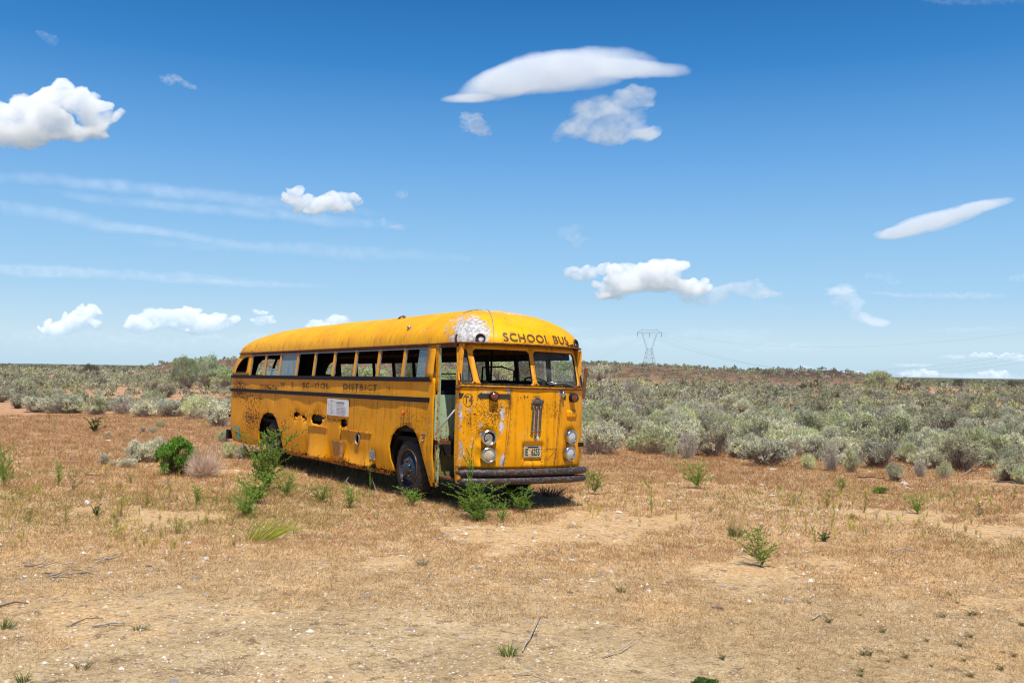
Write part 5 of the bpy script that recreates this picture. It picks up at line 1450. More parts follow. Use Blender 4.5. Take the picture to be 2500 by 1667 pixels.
for i in range(30):
    rr_ = random.Random(900 + i); px = rr_.uniform(2080, 2500) - (rr_.random() < .2) * 400; py = rr_.uniform(1440, 1655); w = rr_.uniform(14, 34)
    put(px, py, w, w * .55, 'w10', wd(419, 12, 34, .10, .035, (.15, .16, .06), 0, 2, 1.3), 'green_sprig', 'tiny dark green sprig on the sand at lower right, %s' % ('upper part' if py < 1510 else 'middle part' if py < 1580 else 'lowest part'), 'weed', 'tiny sprigs on the sand')
def tuft(px, py, w, h, col, lab, sd, n=90, lean=(0, 0), bw=.02, name='grass_tuft', group='grass tufts on the open ground'):
    g = G(px, py); s = 1 / PXM(g.y); V, C = grass_geo(sd, 1, 1, n, lean, col, bw)
    V = V * np.array([w * s, w * s, h * s]); me = tri_mesh(name, V, C); o = link(name, me, MT['straw']); o.location = (g.x, g.y, g.z - .005)
    tag(o, lab, 'grass', group); return o
tuft(630, 1318, 120, 92, (.40, .46, .05), 'bright yellow-green grass clump bent over to the right, left foreground', 1, 130, (.7, 0), .010)
tuft(1796, 1308, 42, 84, (.62, .45, .22), 'tall pale straw grass clump above the foreground bush', 2, 80, (.1, 0), .03)
tuft(1795, 1310, 44, 32, (.20, .22, .07), 'dull green base of the tall straw clump', 3, 90, (0, 0), .03)
tuft(1242, 1600, 56, 42, (.22, .27, .06), 'green tuft beside the pale curved stalk, bottom centre', 4, 70, (0, 0), .03)
tuft(1030, 1380, 32, 24, (.28, .31, .20), 'small grey tuft on the gravel, centre foreground', 5, 70, (0, 0), .03)
tuft(1518, 1445, 34, 26, (.25, .26, .08), 'small green tuft right of the flat white stone', 6, 50, (0, 0), .03)
tuft(15, 1535, 44, 40, (.24, .29, .10), 'pale green tuft at the left edge', 7, 70, (.3, 0), .03)
tuft(340, 1538, 46, 26, (.28, .25, .09), 'thin green and brown tuft beside the long pale stick', 8, 40, (.2, 0), .03)
tuft(200, 1632, 60, 40, (.26, .22, .08), 'sparse reddish tuft in the left foreground', 9, 40, (.1, 0), .025)
tuft(55, 1664, 44, 34, (.18, .2, .05), 'green tuft at the bottom left corner', 10, 60, (0, 0), .03)
tuft(560, 1640, 80, 90, (.30, .13, .07), 'wiry red-brown seed stalks at the bottom left of centre', 11, 14, (.1, 0), .008)
tuft(2378, 1320, 18, 52, (.60, .50, .36), 'single pale dead stalk on the far right', 12, 10, (0, 0), .04)
tuft(1275, 1215, 60, 34, (.24, .12, .09), 'dark reddish grass under the middle of the bumper', 13, 120, (.1, 0), .02)
tuft(1345, 1212, 70, 38, (.24, .12, .09), 'dark reddish grass under the right end of the bumper', 14, 150, (.2, 0), .02)

# ------------------------------------------------------------------ dry grass over the ground (nobody could count it)
def dry_grass():
    rs = np.random.RandomState(3); n = 92000
    th = rs.uniform(-.60, .60, n); u = rs.uniform(0, 1, n); d = 5.0 * (48 / 5.0) ** (u ** .85)
    X = d * np.sin(th); Y = d * np.cos(th)
    den = fbm(X * .45, Y * .45, oct=4, seed=51)
    keep = den > np.interp(Y, [4, 8, 9.5, 11, 14, 50], [.56, .54, .46, .36, .28, .25])
    keep |= (X < .5) & (Y > 9.2) & (den > .22)
    keep |= (X > 3.0) & (Y > 6.5) & (den > .43)
    grav = (((X - 3.6) / 2.6) ** 2 + ((Y - 16.0) / 4.2) ** 2 < 1) & (rs.uniform(0, 1, n) < .45); keep &= ~grav; keep &= ~((fbm(X * .9 + 9, Y * .5, oct=3, seed=53) > .66) & (Y < 16))
    X, Y, den = X[keep], Y[keep], den[keep]; n = len(X); Z = Hh(X, Y)
    per = 9; hh = np.interp(Y, [4, 9, 14, 25, 48], [.020, .034, .080, .11, .13]) * rs.uniform(.6, 1.5, n)
    hh *= np.where(rs.uniform(0, 1, n) < .06, 1.8, 1)
    bx = np.repeat(X, per); by = np.repeat(Y, per); bz = np.repeat(Z, per); H = np.repeat(hh, per); m = len(bx)
    spread = np.repeat(np.interp(Y, [4, 48], [.035, .12]), per)
    P = np.stack([bx + rs.normal(0, 1, m) * spread, by + rs.normal(0, 1, m) * spread, bz - .004], 1)
    D = np.stack([rs.normal(0, .75, m), rs.normal(0, .75, m), np.ones(m) * .85], 1)
    pal = np.array([(.66, .46, .22), (.60, .37, .18), (.47, .225, .115), (.73, .58, .33), (.38, .165, .09), (.42, .40, .13)])
    pr = np.interp(np.repeat(Y, per) + rs.normal(0, 2, m), [5, 8.5, 13, 30], [0, .1, 1, 1])
    c0 = rs.choice(6, m, p=[.38, .30, .06, .20, .03, .03]); c1 = np.repeat(rs.choice(6, n, p=[.14, .28, .27, .07, .18, .06]), per); c1 = np.where(rs.uniform(0, 1, m) < .35, rs.choice(6, m), c1)
    C = np.where((pr > rs.uniform(0, 1, m))[:, None], pal[c1], pal[c0]) * rs.uniform(.75, 1.2, (m, 1))
    # greenish-yellow patch at left and far right
    g1 = (fbm(P[:, 0] * .3 + 4, P[:, 1] * .3, oct=2, seed=61) > .5) & (P[:, 1] > 11.5) & (P[:, 1] < 19) & ((P[:, 0] < -2.2) | (P[:, 0] > 3.5)) & (rs.uniform(0, 1, m) < .35)
    C[g1] = np.array([.26, .26, .06]) * rs.uniform(.7, 1.2, (g1.sum(), 1))
    wd_ = np.interp(P[:, 1], [5, 15, 48], [.003, .0055, .015]) * rs.uniform(.7, 1.3, m)
    V, CC = blades(P, D, H * rs.uniform(.6, 1.3, m), wd_, C, rs)
    me = tri_mesh('dry_grass', V, CC); o = link('dry_grass', me, MT['straw']); tag(o, 'thin reddish and straw-coloured dead cheatgrass over the open ground', 'grass', None, 'stuff')
    print('grass tris', m)
dry_grass()
def forbs():
    rs = np.random.RandomState(23); LVs = []; LCs = []
    protos = [weed_geo(600 + i, 1, 1, 7, 16, .10, .045, [(.55, .50, .08), (.42, .42, .09), (.30, .34, .09)][i % 3], .1, (.30, .26, .10), 3, .9) for i in range(4)]
    for (x0, y0, x1, y1, n) in ((0, 1195, 680, 1345, 520), (1900, 1195, 2500, 1330, 260), (680, 1210, 1300, 1290, 110), (1300, 1190, 1900, 1290, 70), (0, 1010, 560, 1180, 120)):
        for _ in range(n):
            px, py = rs.uniform(x0, x1), rs.uniform(y0, y1)
            if fbm(np.array([px * .006]), np.array([py * .012]), oct=2, seed=88)[0] < .42: continue
            g = G(px, py); h = rs.uniform(6, 24) / PXM(g.y); (a, b), (c_, d_) = protos[rs.randint(4)]
            t_ = rs.uniform(0, 6.28); co, si = math.cos(t_), math.sin(t_); w = h * rs.uniform(.4, .9)
            for (v, c) in ((a, b), (c_, d_)):
                V = np.empty_like(v); V[:, 0] = (v[:, 0] * co - v[:, 1] * si) * w + g.x; V[:, 1] = (v[:, 0] * si + v[:, 1] * co) * w + g.y; V[:, 2] = v[:, 2] * h + g.z
                LVs.append(V); LCs.append(c * rs.uniform(.75, 1.2))
    o = link('yellow_forbs', tri_mesh('yellow_forbs', np.concatenate(LVs), np.concatenate(LCs)), MT['leaf']); tag(o, 'fine yellow-green weeds scattered through the dry grass', 'weeds', None, 'stuff')
forbs()

# ------------------------------------------------------------------ stones
def rock_mesh(seed, flat=.5):
    rs = np.random.RandomState(seed)
    import bmesh
    bm = bmesh.new(); bmesh.ops.create_icosphere(bm, subdivisions=2, radius=.5)
    # chop the ball by a few random planes so that it has facets
    cuts = [(unit(rs.normal(size=3)), rs.uniform(.26, .42)) for _ in range(7)]
    for v in bm.verts:
        p = np.array(v.co)
        for nrm, dd in cuts:
            e = p @ nrm - dd
            if e > 0: p = p - nrm * e
        p = p * (1 + .12 * (vnoise(np.array([p[0] * 5]), np.array([p[1] * 5]), np.array([p[2] * 5]), seed)[0] - .5))
        p[2] = p[2] * flat + .12 * flat
        v.co = p
    me = bpy.data.meshes.new('stone'); bm.to_mesh(me); bm.free(); return me
ROCKS = []
for i in range(10):
    me = rock_mesh(500 + i, .45 + .05 * (i % 5))
    c = [(.62, .58, .52), (.55, .48, .42), (.66, .62, .58), (.34, .29, .26), (.50, .40, .33), (.70, .66, .60), (.14, .11, .11), (.58, .50, .42), (.24, .23, .24), (.64, .55, .50)][i]
    a = me.color_attributes.new('Col', 'FLOAT_COLOR', 'POINT'); a.data.foreach_set('color', [x for _ in me.vertices for x in (*c, 1.0)])
    me.materials.append(MT['stone']); ROCKS.append(me)
RTONE = ['pale', 'buff', 'whitish', 'brown-grey', 'tan', 'white', 'black', 'sandy', 'slate-grey', 'pinkish']
def stone(px, py, wpx, i, lab, hgt=1.0):
    g = G(px, py); w = wpx / PXM(g.y)
    o = bpy.data.objects.new('stone', ROCKS[i]); COL.objects.link(o); o.location = (g.x, g.y, g.z); o.scale = (w, w * R.uniform(.7, 1), w * hgt); o.rotation_euler = (0, 0, R.uniform(-.5, .5))
    tag(o, lab, 'stone', 'loose stones on the ground')
for (px, py, w, i, lab, hh) in [
 (1888, 1146, 26, 5, 'flat white stone in front of the broad dark-stemmed sagebrush', .5), (1818, 1156, 20, 6, 'dark stone left of the flat white one at the field edge', .8),
 (2208, 1182, 24, 1, 'large buff stone under the small upright sagebrush', 1.1), (2214, 1192, 14, 5, 'smaller white stone touching the large buff one', 1), (2281, 1175, 9, 5, 'single small white stone right of the buff stone', .8),
 (1432, 1214, 20, 5, 'white stone beside the plant right of the bumper', .7), (1510, 1252, 22, 5, 'round white stone on the gravel below the bus nose', .8), (1650, 1194, 14, 5, 'white stone left of the lone green bush', .7),
 (1086, 1246, 24, 1, 'flat buff stone left of the bumper bush', .5), (1003, 1264, 18, 0, 'pale stone in front of the front wheel', .8), (1092, 1304, 22, 3, 'brown-grey stone in the middle foreground', .7), (1068, 1316, 24, 4, 'long tan stone left of the brown-grey one', .4),
 (894, 1458, 20, 8, 'slate-grey stone with pale top, centre foreground', .8), (1392, 1447, 18, 6, 'black lump right of centre in the foreground', .7), (1752, 1486, 30, 6, 'black charred lump in the right foreground', .7),
 (1922, 1468, 28, 8, 'flat blue-grey stone in the right foreground', .5), (503, 1366, 24, 7, 'sandy stone with a dark end, left foreground', .9), (363, 1384, 18, 6, 'black stone left of the sandy one', .9), (473, 1414, 16, 8, 'slate-grey stone below the sandy one', .7), (503, 1452, 14, 3, 'brown-grey stone below the slate-grey one', .8),
 (460, 1328, 20, 9, 'pinkish white stone at the edge of the dry grass, left', .8), (222, 1336, 18, 0, 'pale stone above the heap of dead branches', .8), (12, 1298, 16, 5, 'white stone at the left edge', .6), (84, 1300, 10, 5, 'small white stone in the yellow weeds', .7), (535, 1234, 12, 5, 'small white stone left of the rear-wheel bush', .7),
 (265, 1076, 18, 2, 'whitish stone on the bare slope above the bush', .6), (300, 1054, 11, 1, 'small buff stone high on the bare slope', .6), (410, 1180, 20, 3, 'brown-grey flat stone below the bright green bush', .5), (38, 1128, 8, 5, 'small white stone near the left edge', .7), (170, 1110, 14, 3, 'brown stone on the left slope', .6),
 (980, 1357, 20, 5, 'flat white stone, centre foreground', .5), (944, 1352, 16, 5, 'white stone left of the flat white one', .6), (905, 1362, 16, 0, 'pale stone furthest left of three in the centre', .7), (1172, 1384, 16, 5, 'white stone on the gravel, just right of centre', .8), (1350, 1344, 14, 5, 'white stone further right of centre', .7),
 (1398, 1367, 20, 2, 'whitish flat stone right of centre', .5), (1466, 1404, 14, 8, 'grey pointed stone right of centre', .9), (1490, 1396, 24, 1, 'large flat buff stone beside the grey pointed one', .7), (1445, 1420, 22, 5, 'thin white slab, right of centre', .35), (1332, 1415, 18, 5, 'white slab on the edge of the track', .4),
 (1508, 1265, 16, 8, 'grey stone just below the round white one', .6), (1916, 1351, 14, 9, 'pinkish white stone right of the foreground bush', .9), (1966, 1346, 20, 5, 'low white stone further right of the foreground bush', .4), (2032, 1381, 16, 8, 'grey stone in the right foreground grass', .6), (2020, 1290, 9, 5, 'small white stone near the dark green tuft', .8),
 (1680, 1362, 14, 8, 'slate-grey stone left of the foreground bush', .9), (1763, 1432, 22, 8, 'flat slate-grey stone below the foreground bush', .4), (997, 1537, 22, 8, 'flat grey stone half sunk in the track', .25), (417, 1546, 16, 8, 'grey stone half sunk in the left track', .4), (425, 1663, 24, 8, 'slate-grey stone cut by the bottom of the view', .6),
 (1950, 1305, 12, 2, 'whitish stone in the dry grass, right foreground', .6), (1884, 1210, 20, 5, 'large white stone in the gravel patch right of the bus', .6), (1862, 1184, 24, 2, 'whitish flat stone in the gravel patch', .5), (1830, 1170, 20, 0, 'pale stone in the gravel patch, nearest the sagebrush', .6)]:
    stone(px, py, w, i, lab, hh)
zones = [(1440, 1150, 2060, 1300, 150, 'in the gravel patch right of the bus', (6, 14)), (760, 1230, 1500, 1420, 62, 'on the open ground before the bus', (6, 13)), (0, 1060, 640, 1230, 30, 'on the slope left of the bus', (5, 11)), (100, 1420, 2300, 1660, 30, 'on the track in the foreground', (6, 13))]
rk = random.Random(8); cnt = 0
for (x0, y0, x1, y1, n, wz, sz) in zones:
    for _ in range(n):
        px, py = rk.uniform(x0, x1), rk.uniform(y0, y1); i = rk.choice([0, 1, 2, 2, 3, 4, 5, 5, 5, 7, 8, 9])
        stone(px, py, rk.uniform(*sz) * (.7 + .3 * rk.random()), i, '%s %s stone %s' % ('fist-sized' if rk.random() < .4 else 'small', RTONE[i], wz), rk.uniform(.4, 1.0)); cnt += 1
def pebbles():
    rs = np.random.RandomState(9); n = 26000
    th = rs.uniform(-.6, .6, n); d = 4.8 * (30 / 4.8) ** rs.uniform(0, 1, n); X = d * np.sin(th); Y = d * np.cos(th)
    den = fbm(X * .6, Y * .6, oct=3, seed=71); k = den > .42; X, Y = X[k], Y[k]; n = len(X); Z = Hh(X, Y)
    s = np.interp(Y, [5, 30], [.007, .022]) * rs.lognormal(0, .45, n)
    base = np.array([(1, 0, 0), (0, 1, 0), (-1, 0, 0), (0, -1, 0), (0, 0, .7)]); F = [(0, 1, 4), (1, 2, 4), (2, 3, 4), (3, 0, 4)]
    a = rs.uniform(0, 6.28, n); c, sn = np.cos(a), np.sin(a); st = rs.uniform(.6, 1.5, (n, 2))
    P = np.empty((n, 5, 3))
    for j, b in enumerate(base):
        bx = b[0] * st[:, 0] * rs.uniform(.7, 1.2, n); by = b[1] * st[:, 1] * rs.uniform(.7, 1.2, n)
        if j == 4: bx = rs.uniform(-.4, .4, n); by = rs.uniform(-.4, .4, n)
        P[:, j, 0] = X + (bx * c - by * sn) * s; P[:, j, 1] = Y + (bx * sn + by * c) * s; P[:, j, 2] = Z + (b[2] * rs.uniform(.6, 1.3, n) if j == 4 else -.15) * s
    V = P.reshape(-1, 3); Fa = (np.arange(n)[:, None, None] * 5 + np.array(F)[None]).reshape(-1, 3)
    pal = np.array([(.66, .60, .50), (.50, .38, .26), (.22, .18, .15), (.60, .46, .30), (.36, .32, .29), (.72, .70, .66)])
    C = np.repeat(pal[rs.choice(6, n, p=[.22, .22, .18, .16, .14, .08])] * rs.uniform(.8, 1.1, (n, 1)), 5, axis=0)
    o = link('pebbles', np_mesh('pebbles', V, Fa, C), MT['stone']); tag(o, 'scattered small pebbles and grit over the ground', 'gravel', None, 'stuff')
pebbles()

# ------------------------------------------------------------------ dead branches and sticks
BRK = [('bleached_wood', (.50, .42, .33)), ('dark_branch', (.17, .12, .09)), ('grey_branch', (.36, .30, .25))]
BM = [simple(n, c, .9, 0, .35, 30, .5, .2) for n, c in BRK]
def stick(P, r, mat, lab, name='stick', lift=.012, group='dead sticks and branches on the ground'):
    pts = []
    for (px, py, up) in P:
        g = G(px, py); pts.append(Vector((g.x, g.y, g.z + lift + up)))
    o0 = pts[0].copy(); m = MB(); fine = []
    for i in range(len(pts) - 1):
        for k in range(3):
            f = k / 3; q = pts[i].lerp(pts[i + 1], f); q += Vector((R.uniform(-1, 1), R.uniform(-1, 1), R.uniform(0, .5))) * r * .8; fine.append(q - o0)
    fine.append(pts[-1] - o0); n = len(fine)
    m.tube(fine, [r * (1 - .6 * i / n) for i in range(n)], 6)
    o = m.build(name, mat, None, True); o.location = o0; tag(o, lab, 'stick' if name == 'stick' else 'branch', group)
ST = [
 ([(225, 1533, 0), (270, 1528, .01), (305, 1526, 0)], .010, 0, 'thick pale stick lying left of centre in the foreground'),
 ([(172, 1530, 0), (210, 1520, .02), (252, 1514, 0)], .005, 1, 'thin dark curved stick above the thick pale one'),
 ([(0, 1483, 0), (35, 1476, .01), (68, 1477, 0)], .008, 1, 'dark stick at the left edge'),
 ([(1275, 1594, 0), (1298, 1560, .03), (1322, 1512, .09)], .006, 0, 'pale dry stalk leaning up beside the green tuft, bottom centre'),
 ([(1472, 1608, 0), (1515, 1596, .02), (1553, 1574, .03)], .006, 0, 'pale branch lying in the lower right of centre'),
 ([(1250, 1652, 0), (1300, 1650, .02), (1350, 1667, 0)], .005, 0, 'curved pale stalk at the bottom centre'),
 ([(2175, 1352, 0), (2205, 1348, .03), (2230, 1352, .02), (2262, 1357, 0)], .009, 2, 'twisted grey branch in the right foreground'),
 ([(1850, 1433, 0), (1870, 1436, .02), (1892, 1441, 0)], .008, 0, 'short pale stick below the foreground bush'),
 ([(1985, 1515, 0), (2005, 1503, .01), (2035, 1498, 0)], .006, 0, 'pale twig on the sand at lower right'),
 ([(1930, 1378, 0), (1955, 1374, .01), (1978, 1377, 0)], .006, 0, 'pale stick right of the foreground bush'),
 ([(150, 1129, 0), (175, 1130, .01), (197, 1129, 0)], .012, 2, 'short branch on the slope left of the tufts'),
 ([(208, 1160, 0), (225, 1162, .01), (248, 1163, 0)], .014, 1, 'dark branch below the sagebrush tufts'),
 ([(862, 1205, .05), (845, 1190, .10), (862, 1170, .20)], .006, 0, 'pale forked twig standing below the torn skirt'),
 ([(925, 1222, 0), (905, 1190, .2), (880, 1165, .3)], .005, 2, 'thin grey stalk leaning under the bus'),
 ([(722, 1228, 0), (745, 1208, .03), (765, 1196, .06)], .008, 0, 'pale curved stick on the ground before the skirt'),
 ([(2095, 1166, 0), (2130, 1172, .06), (2160, 1170, .02)], .02, 1, 'dark fallen branch under the small upright sagebrush'),
 ([(2340, 1166, 0), (2390, 1145, .10), (2425, 1120, .2)], .016, 2, 'bare grey branch fallen from the large dark sagebrush'),
 ([(2440, 1178, 0), (2470, 1182, .05), (2500, 1190, 0)], .014, 2, 'bare branch at the far right edge'),
]
for i in range(22):
    a = R.uniform(0, 1); px = 20 + 240 * a + R.uniform(-20, 20); py = 1370 + 28 * math.sin(a * 3) + R.uniform(-16, 22)
    l = R.uniform(18, 60); an = R.uniform(-.35, .35); pc = ['outer left part', 'left part', 'middle', 'right part'][min(3, int(a * 4))]
    mi = R.choice([1, 2, 2, 0])
    ST.append(([(px, py, R.uniform(0, .03)), (px + l * .5, py + l * an * .3, .02), (px + l, py + l * an, R.uniform(0, .05))], R.uniform(.004, .010), mi, '%s twig in the %s of the dead branch heap' % (['bleached', 'dark', 'grey'][mi], pc)))
for (P, r, mi, lab) in ST: stick(P, r, BM[mi], lab)

# ------------------------------------------------------------------ pylons and power lines
MT['steel'] = simple('galvanised_lattice_steel', (.30, .32, .34), .6, .2, .2, 3, 0)
def pylon(x, y, rz, hgt, label):
    e = empty('power_pylon', (x, y, -1.0), rz); tag(e, label, 'pylon', 'power pylons behind the ridge'); s = hgt / 42.0
    m = MB(); leg = []
    def bar(a, b, r=.22): m.tube([Vector(a) * s, Vector(b) * s], r * s * .5, 4)
    for sx in (-1, 1):
        for sy in (-1, 1):
            bar((sx * 7, sy * 4, 0), (sx * 2.2, sy * 1.6, 24), .28)
    for k in range(6):
        z0 = k * 4; z1 = z0 + 4; w0 = 7 - 4.8 * z0 / 24; w1 = 7 - 4.8 * z1 / 24; d0 = 4 - 2.4 * z0 / 24; d1 = 4 - 2.4 * z1 / 24
        for sy in (-1, 1):
            bar((-w0, sy * d0, z0), (w1, sy * d1, z1), .13); bar((w0, sy * d0, z0), (-w1, sy * d1, z1), .13); bar((-w1, sy * d1, z1), (w1, sy * d1, z1), .15)
        for sx in (-1, 1): bar((sx * w0, -d0, z0), (sx * w1, d1, z1), .12); bar((sx * w1, -d1, z1), (sx * w1, d1, z1), .12)
    o = m.build('lattice_tower', MT['steel'], e)
    m = MB()
    for sx in (-1, 1):
        for sy in (-1, 1): bar((sx * 2.2, sy * 1.6, 24), (sx * 7, sy * 1, 38), .2)
        for k in range(3): bar((sx * (2.2 + 1.6 * k), 1, 24 + 4.6 * k), (sx * (3.8 + 1.6 * k), -1, 28.6 + 4.6 * k), .1)
    for sy in (-1, 1): bar((-12, sy, 38), (12, sy, 38), .22); bar((-12, sy, 38), (-7, sy, 41), .15); bar((12, sy, 38), (7, sy, 41), .15); bar((-7, sy, 41), (7, sy, 41), .18)
    for k in range(-11, 12, 2): bar((k, -1, 38), (k + 1, 1, 40.2), .1); bar((k + 1, 1, 40.2), (k + 2, -1, 38), .1)
    bar((-7, 0, 41), (-7, 0, 43), .2); bar((7, 0, 41), (7, 0, 43), .2)
    m.build('crossarm', MT['steel'], e)
    for x_ in (-11.5, 0, 11.5):
        m = MB(); m.tube([Vector((x_, 0, 38)) * s, Vector((x_, 0, 34.5)) * s], .22 * s, 5); m.build('insulator', MT['steel'], e)
    return e
pylon(128, 900, .25, 44, 'steel lattice pylon rising behind the ridge, right of the bus')
pylon(64, 2000, .2, 44, 'distant lattice pylon seen through the right windscreen pane')
pylon(353, 452, .5, 46, 'near pylon outside the view carrying the wires') if False else None
def wire(a, b, sag, r, label):
    m = MB(); pts = []
    for i in range(61):
        u = i / 60; p = Vector(a).lerp(Vector(b), u); p.z -= 4 * sag * u * (1 - u); pts.append(p)
    o0 = pts[0].copy(); m.tube([p - o0 for p in pts], r, 4); o = m.build('power_line', MT['steel'], None); o.location = o0; tag(o, label, 'power line', 'overhead power lines')
wire((128, 900, 41.7), (350, 450, 44), 20.5, .030, 'topmost overhead wire sweeping down from the right edge')
wire((119, 895, 38.5), (341, 440, 41.5), 34.5, .035, 'highest of the three low wires above the right skyline')
wire((128, 900, 38.3), (350, 450, 41.0), 36, .030, 'middle one of the three low wires above the right skyline')
wire((139, 905, 38.1), (361, 458, 40.6), 37, .035, 'lowest of the three wires, almost touching the right skyline')
wire((128, 900, 40), (64, 2000, 42), 26, .03, 'faint wire running back from the pylon to the distant one')
m = MB(); g = G(273, 905); m.box(-.1, .1, -.1, .1, 0, 1.9); m.box(-.16, .16, -.06, .06, 1.3, 1.8); o = m.build('marker_post', MT['wood'], None); o.location = (g.x, g.y, g.z); tag(o, 'short brown marker post on the left skyline', 'post')

# ------------------------------------------------------------------ clouds
def cloud_mat(name, dens, col=(1, 1, 1), g=.0):
    t = NT(name); v = t.n('VolumeScatter'); v.inputs['Color'].default_value = (*col, 1); v.inputs['Density'].default_value = dens; v.inputs['Anisotropy'].default_value = g
    t.L(v.outputs[0], t.out.inputs['Volume']); return t.m
CM = {'puff': cloud_mat('cumulus_vapour', .015), 'lens': cloud_mat('lenticular_vapour', .0068), 'wisp': cloud_mat('thin_vapour', .0056), 'faint': cloud_mat('cirrus_vapour', .0022), 'streak': cloud_mat('ice_vapour', .0048), 'grey': cloud_mat('shaded_vapour', .004, (.8, .86, .97))}
def cloud(name, blobs, dist, mat, label, rough=.35, thick=.45, seed=0, power=1.0, nmax=230, group='clouds in the sky'):
    """blobs in photograph units (cx, cy, rx, ry[, tilt]) give the size and outline; the cloud is a closed body hanging dist metres away"""
    if mat == 'puff':
        rc = random.Random(seed * 7 + 1); extra = []
        for b in blobs:
            for _ in range(6):
                a = rc.uniform(-.25, 3.39); f = rc.uniform(.75, 1.0); q = rc.uniform(.28, .5) * b[3]
                extra.append((b[0] + math.cos(a) * b[2] * f, b[1] - max(-.35, math.sin(a)) * b[3] * f, q * 1.35, q))
        blobs = list(blobs) + extra
    x0 = min(b[0] - b[2] * 1.45 for b in blobs); x1 = max(b[0] + b[2] * 1.45 for b in blobs)
    y0 = min(b[1] - max(b[3], 0) * 1.5 - abs(b[4] if len(b) > 4 else 0) * b[2] for b in blobs); y1 = max(b[1] + b[3] * 1.5 + abs(b[4] if len(b) > 4 else 0) * b[2] for b in blobs)
    w, h = x1 - x0, y1 - y0; st = max(w, h) / nmax; nu, nv = int(w / st) + 1, max(10, int(h / st) + 1)
    U, Vv = np.meshgrid(np.linspace(x0, x1, nu + 1), np.linspace(y0, y1, nv + 1), indexing='ij')
    sc = 1.0 / min(w, h * 2.2); T = np.zeros_like(U)
    wu = (fbm(U * sc * 3 + seed, Vv * sc * 5, oct=5, seed=seed + 11) - .5) * rough * .75 * min(h, w * .5); wv = (fbm(U * sc * 3, Vv * sc * 5 + seed, oct=5, seed=seed + 12) - .5) * rough * .75 * min(h, w * .5)
    for b in blobs:
        tl = b[4] if len(b) > 4 else 0
        dx = (U + wu * 1.6 - b[0]) / (b[2] * 1.05); dy = (Vv + wv - b[1] - tl * (U - b[0])) / (b[3] * 1.05)
        T = np.maximum(T, .0) + np.maximum(0, 1 - (dx * dx + dy * dy) ** power) * .85
    n = fbm(U * sc * 8 + seed, Vv * sc * 10 + seed * 2, oct=6, seed=seed)
    edge = (n - .5) * rough * 2.6
    D = np.where(T > 0, np.minimum(T, 1.0) + edge * (1 - np.minimum(T, 1) * .35) - .12, 0); D = np.clip(D, 0, 1.1)
    D[0, :] = D[-1, :] = 0; D[:, 0] = D[:, -1] = 0
    ctr = ray((x0 + x1) / 2, (y0 + y1) / 2) * dist; ppm = 2360.0 / dist; size = w / ppm
    puff = fbm(U * sc * 12 + 7, Vv * sc * 14, oct=5, seed=seed + 3)
    th = np.maximum(D, 0) * thick * 1.0 * min(h, w) / ppm * ((.15 + 1.7 * puff) if mat != 'lens' else (.8 + .4 * puff))
    base = np.empty(U.shape + (3,)); V0 = np.array(CX)[None, None] * ((U - 1250) / 2360)[..., None] - np.array(CU)[None, None] * ((Vv - 833.5) / 2360)[..., None] - np.array(CB)[None, None]
    base = V0 * dist; fr = unit(V0)
    Fp = base - fr * (th * .5)[..., None]; Bp = base + fr * (th * .5)[..., None]
    o0 = np.array(ctr); N = (nu + 1) * (nv + 1)
    V = np.concatenate([(Fp.reshape(-1, 3) - o0), (Bp.reshape(-1, 3) - o0)]) / size
    i = np.arange(nu)[:, None]; j = np.arange(nv)[None, :]; q = np.stack([i * (nv + 1) + j, (i + 1) * (nv + 1) + j, (i + 1) * (nv + 1) + j + 1, i * (nv + 1) + j + 1], -1).reshape(-1, 4)
    Df = D.ravel(); keep = Df[q].max(1) > .001; q = q[keep]
    F = np.concatenate([q[:, ::-1], q + N]); zero = Df <= 0; remap = np.arange(2 * N); remap[N:][zero] = np.arange(N)[zero]; F = remap[F]; C = np.zeros((2 * N, 3)); C[:, 0] = np.concatenate([Df, Df])
    used = np.zeros(2 * N, bool); used[F.ravel()] = True; idx = np.cumsum(used) - 1
    me = np_mesh(name, V[used], idx[F], C[used]); o = link(name, me, CM[mat], None, True)
    o.location = tuple(o0 + np.array([0, 0, CAMZ])); o.scale = (size,) * 3; tag(o, label, 'cloud', group); return o
L = cloud
L('cloud', [(1390, 172, 225, 54, -.13), (1230, 205, 120, 46, -.28), (1560, 170, 130, 26, .04), (1320, 180, 170, 56, -.15), (1140, 248, 70, 13, -.05)], 5200, 'lens', 'largest cloud, a smooth white lens high above the bus', .16, .55, 1, 1.0)
L('cloud', [(1500, 292, 90, 46, .0), (1440, 270, 60, 26, -.2), (1540, 240, 60, 22, -.2), (1395, 320, 60, 22, -.5), (1570, 312, 50, 16, -.3)], 5200, 'wisp', 'ragged torn cloud hanging below the large lens cloud', .55, .5, 2, 1.0)
L('cloud', [(1152, 300, 36, 34, .25), (1175, 312, 30, 20, .2)], 5200, 'wisp', 'small wisp below the left tip of the large lens cloud', .6, .5, 3)
L('cloud', [(70, 285, 110, 48, -.12), (160, 240, 48, 30, .1), (30, 325, 100, 34, 0), (-70, 300, 100, 60, 0), (235, 285, 50, 44, .3), (200, 322, 90, 26, -.05), (120, 300, 60, 40, 0)], 4800, 'puff', 'big white cumulus cut by the left edge of the sky', .50, .6, 4)
L('cloud', [(420, 196, 26, 18, .15), (455, 207, 24, 12, .3)], 4800, 'wisp', 'small white scrap in the blue, right of the big left cumulus', .6, .5, 5)
L('cloud', [(120, 98, 30, 14, .3), (105, 85, 22, 10, .3)], 4800, 'faint', 'faint scrap in the upper left corner of the sky', .5, .5, 6)
L('cloud', [(760, 505, 58, 24, .05), (835, 497, 50, 22, -.05), (725, 482, 26, 22, .1), (800, 510, 60, 22, 0)], 6500, 'puff', 'flat-bottomed white cumulus above the roof of the bus, left of centre', .42, .6, 7)
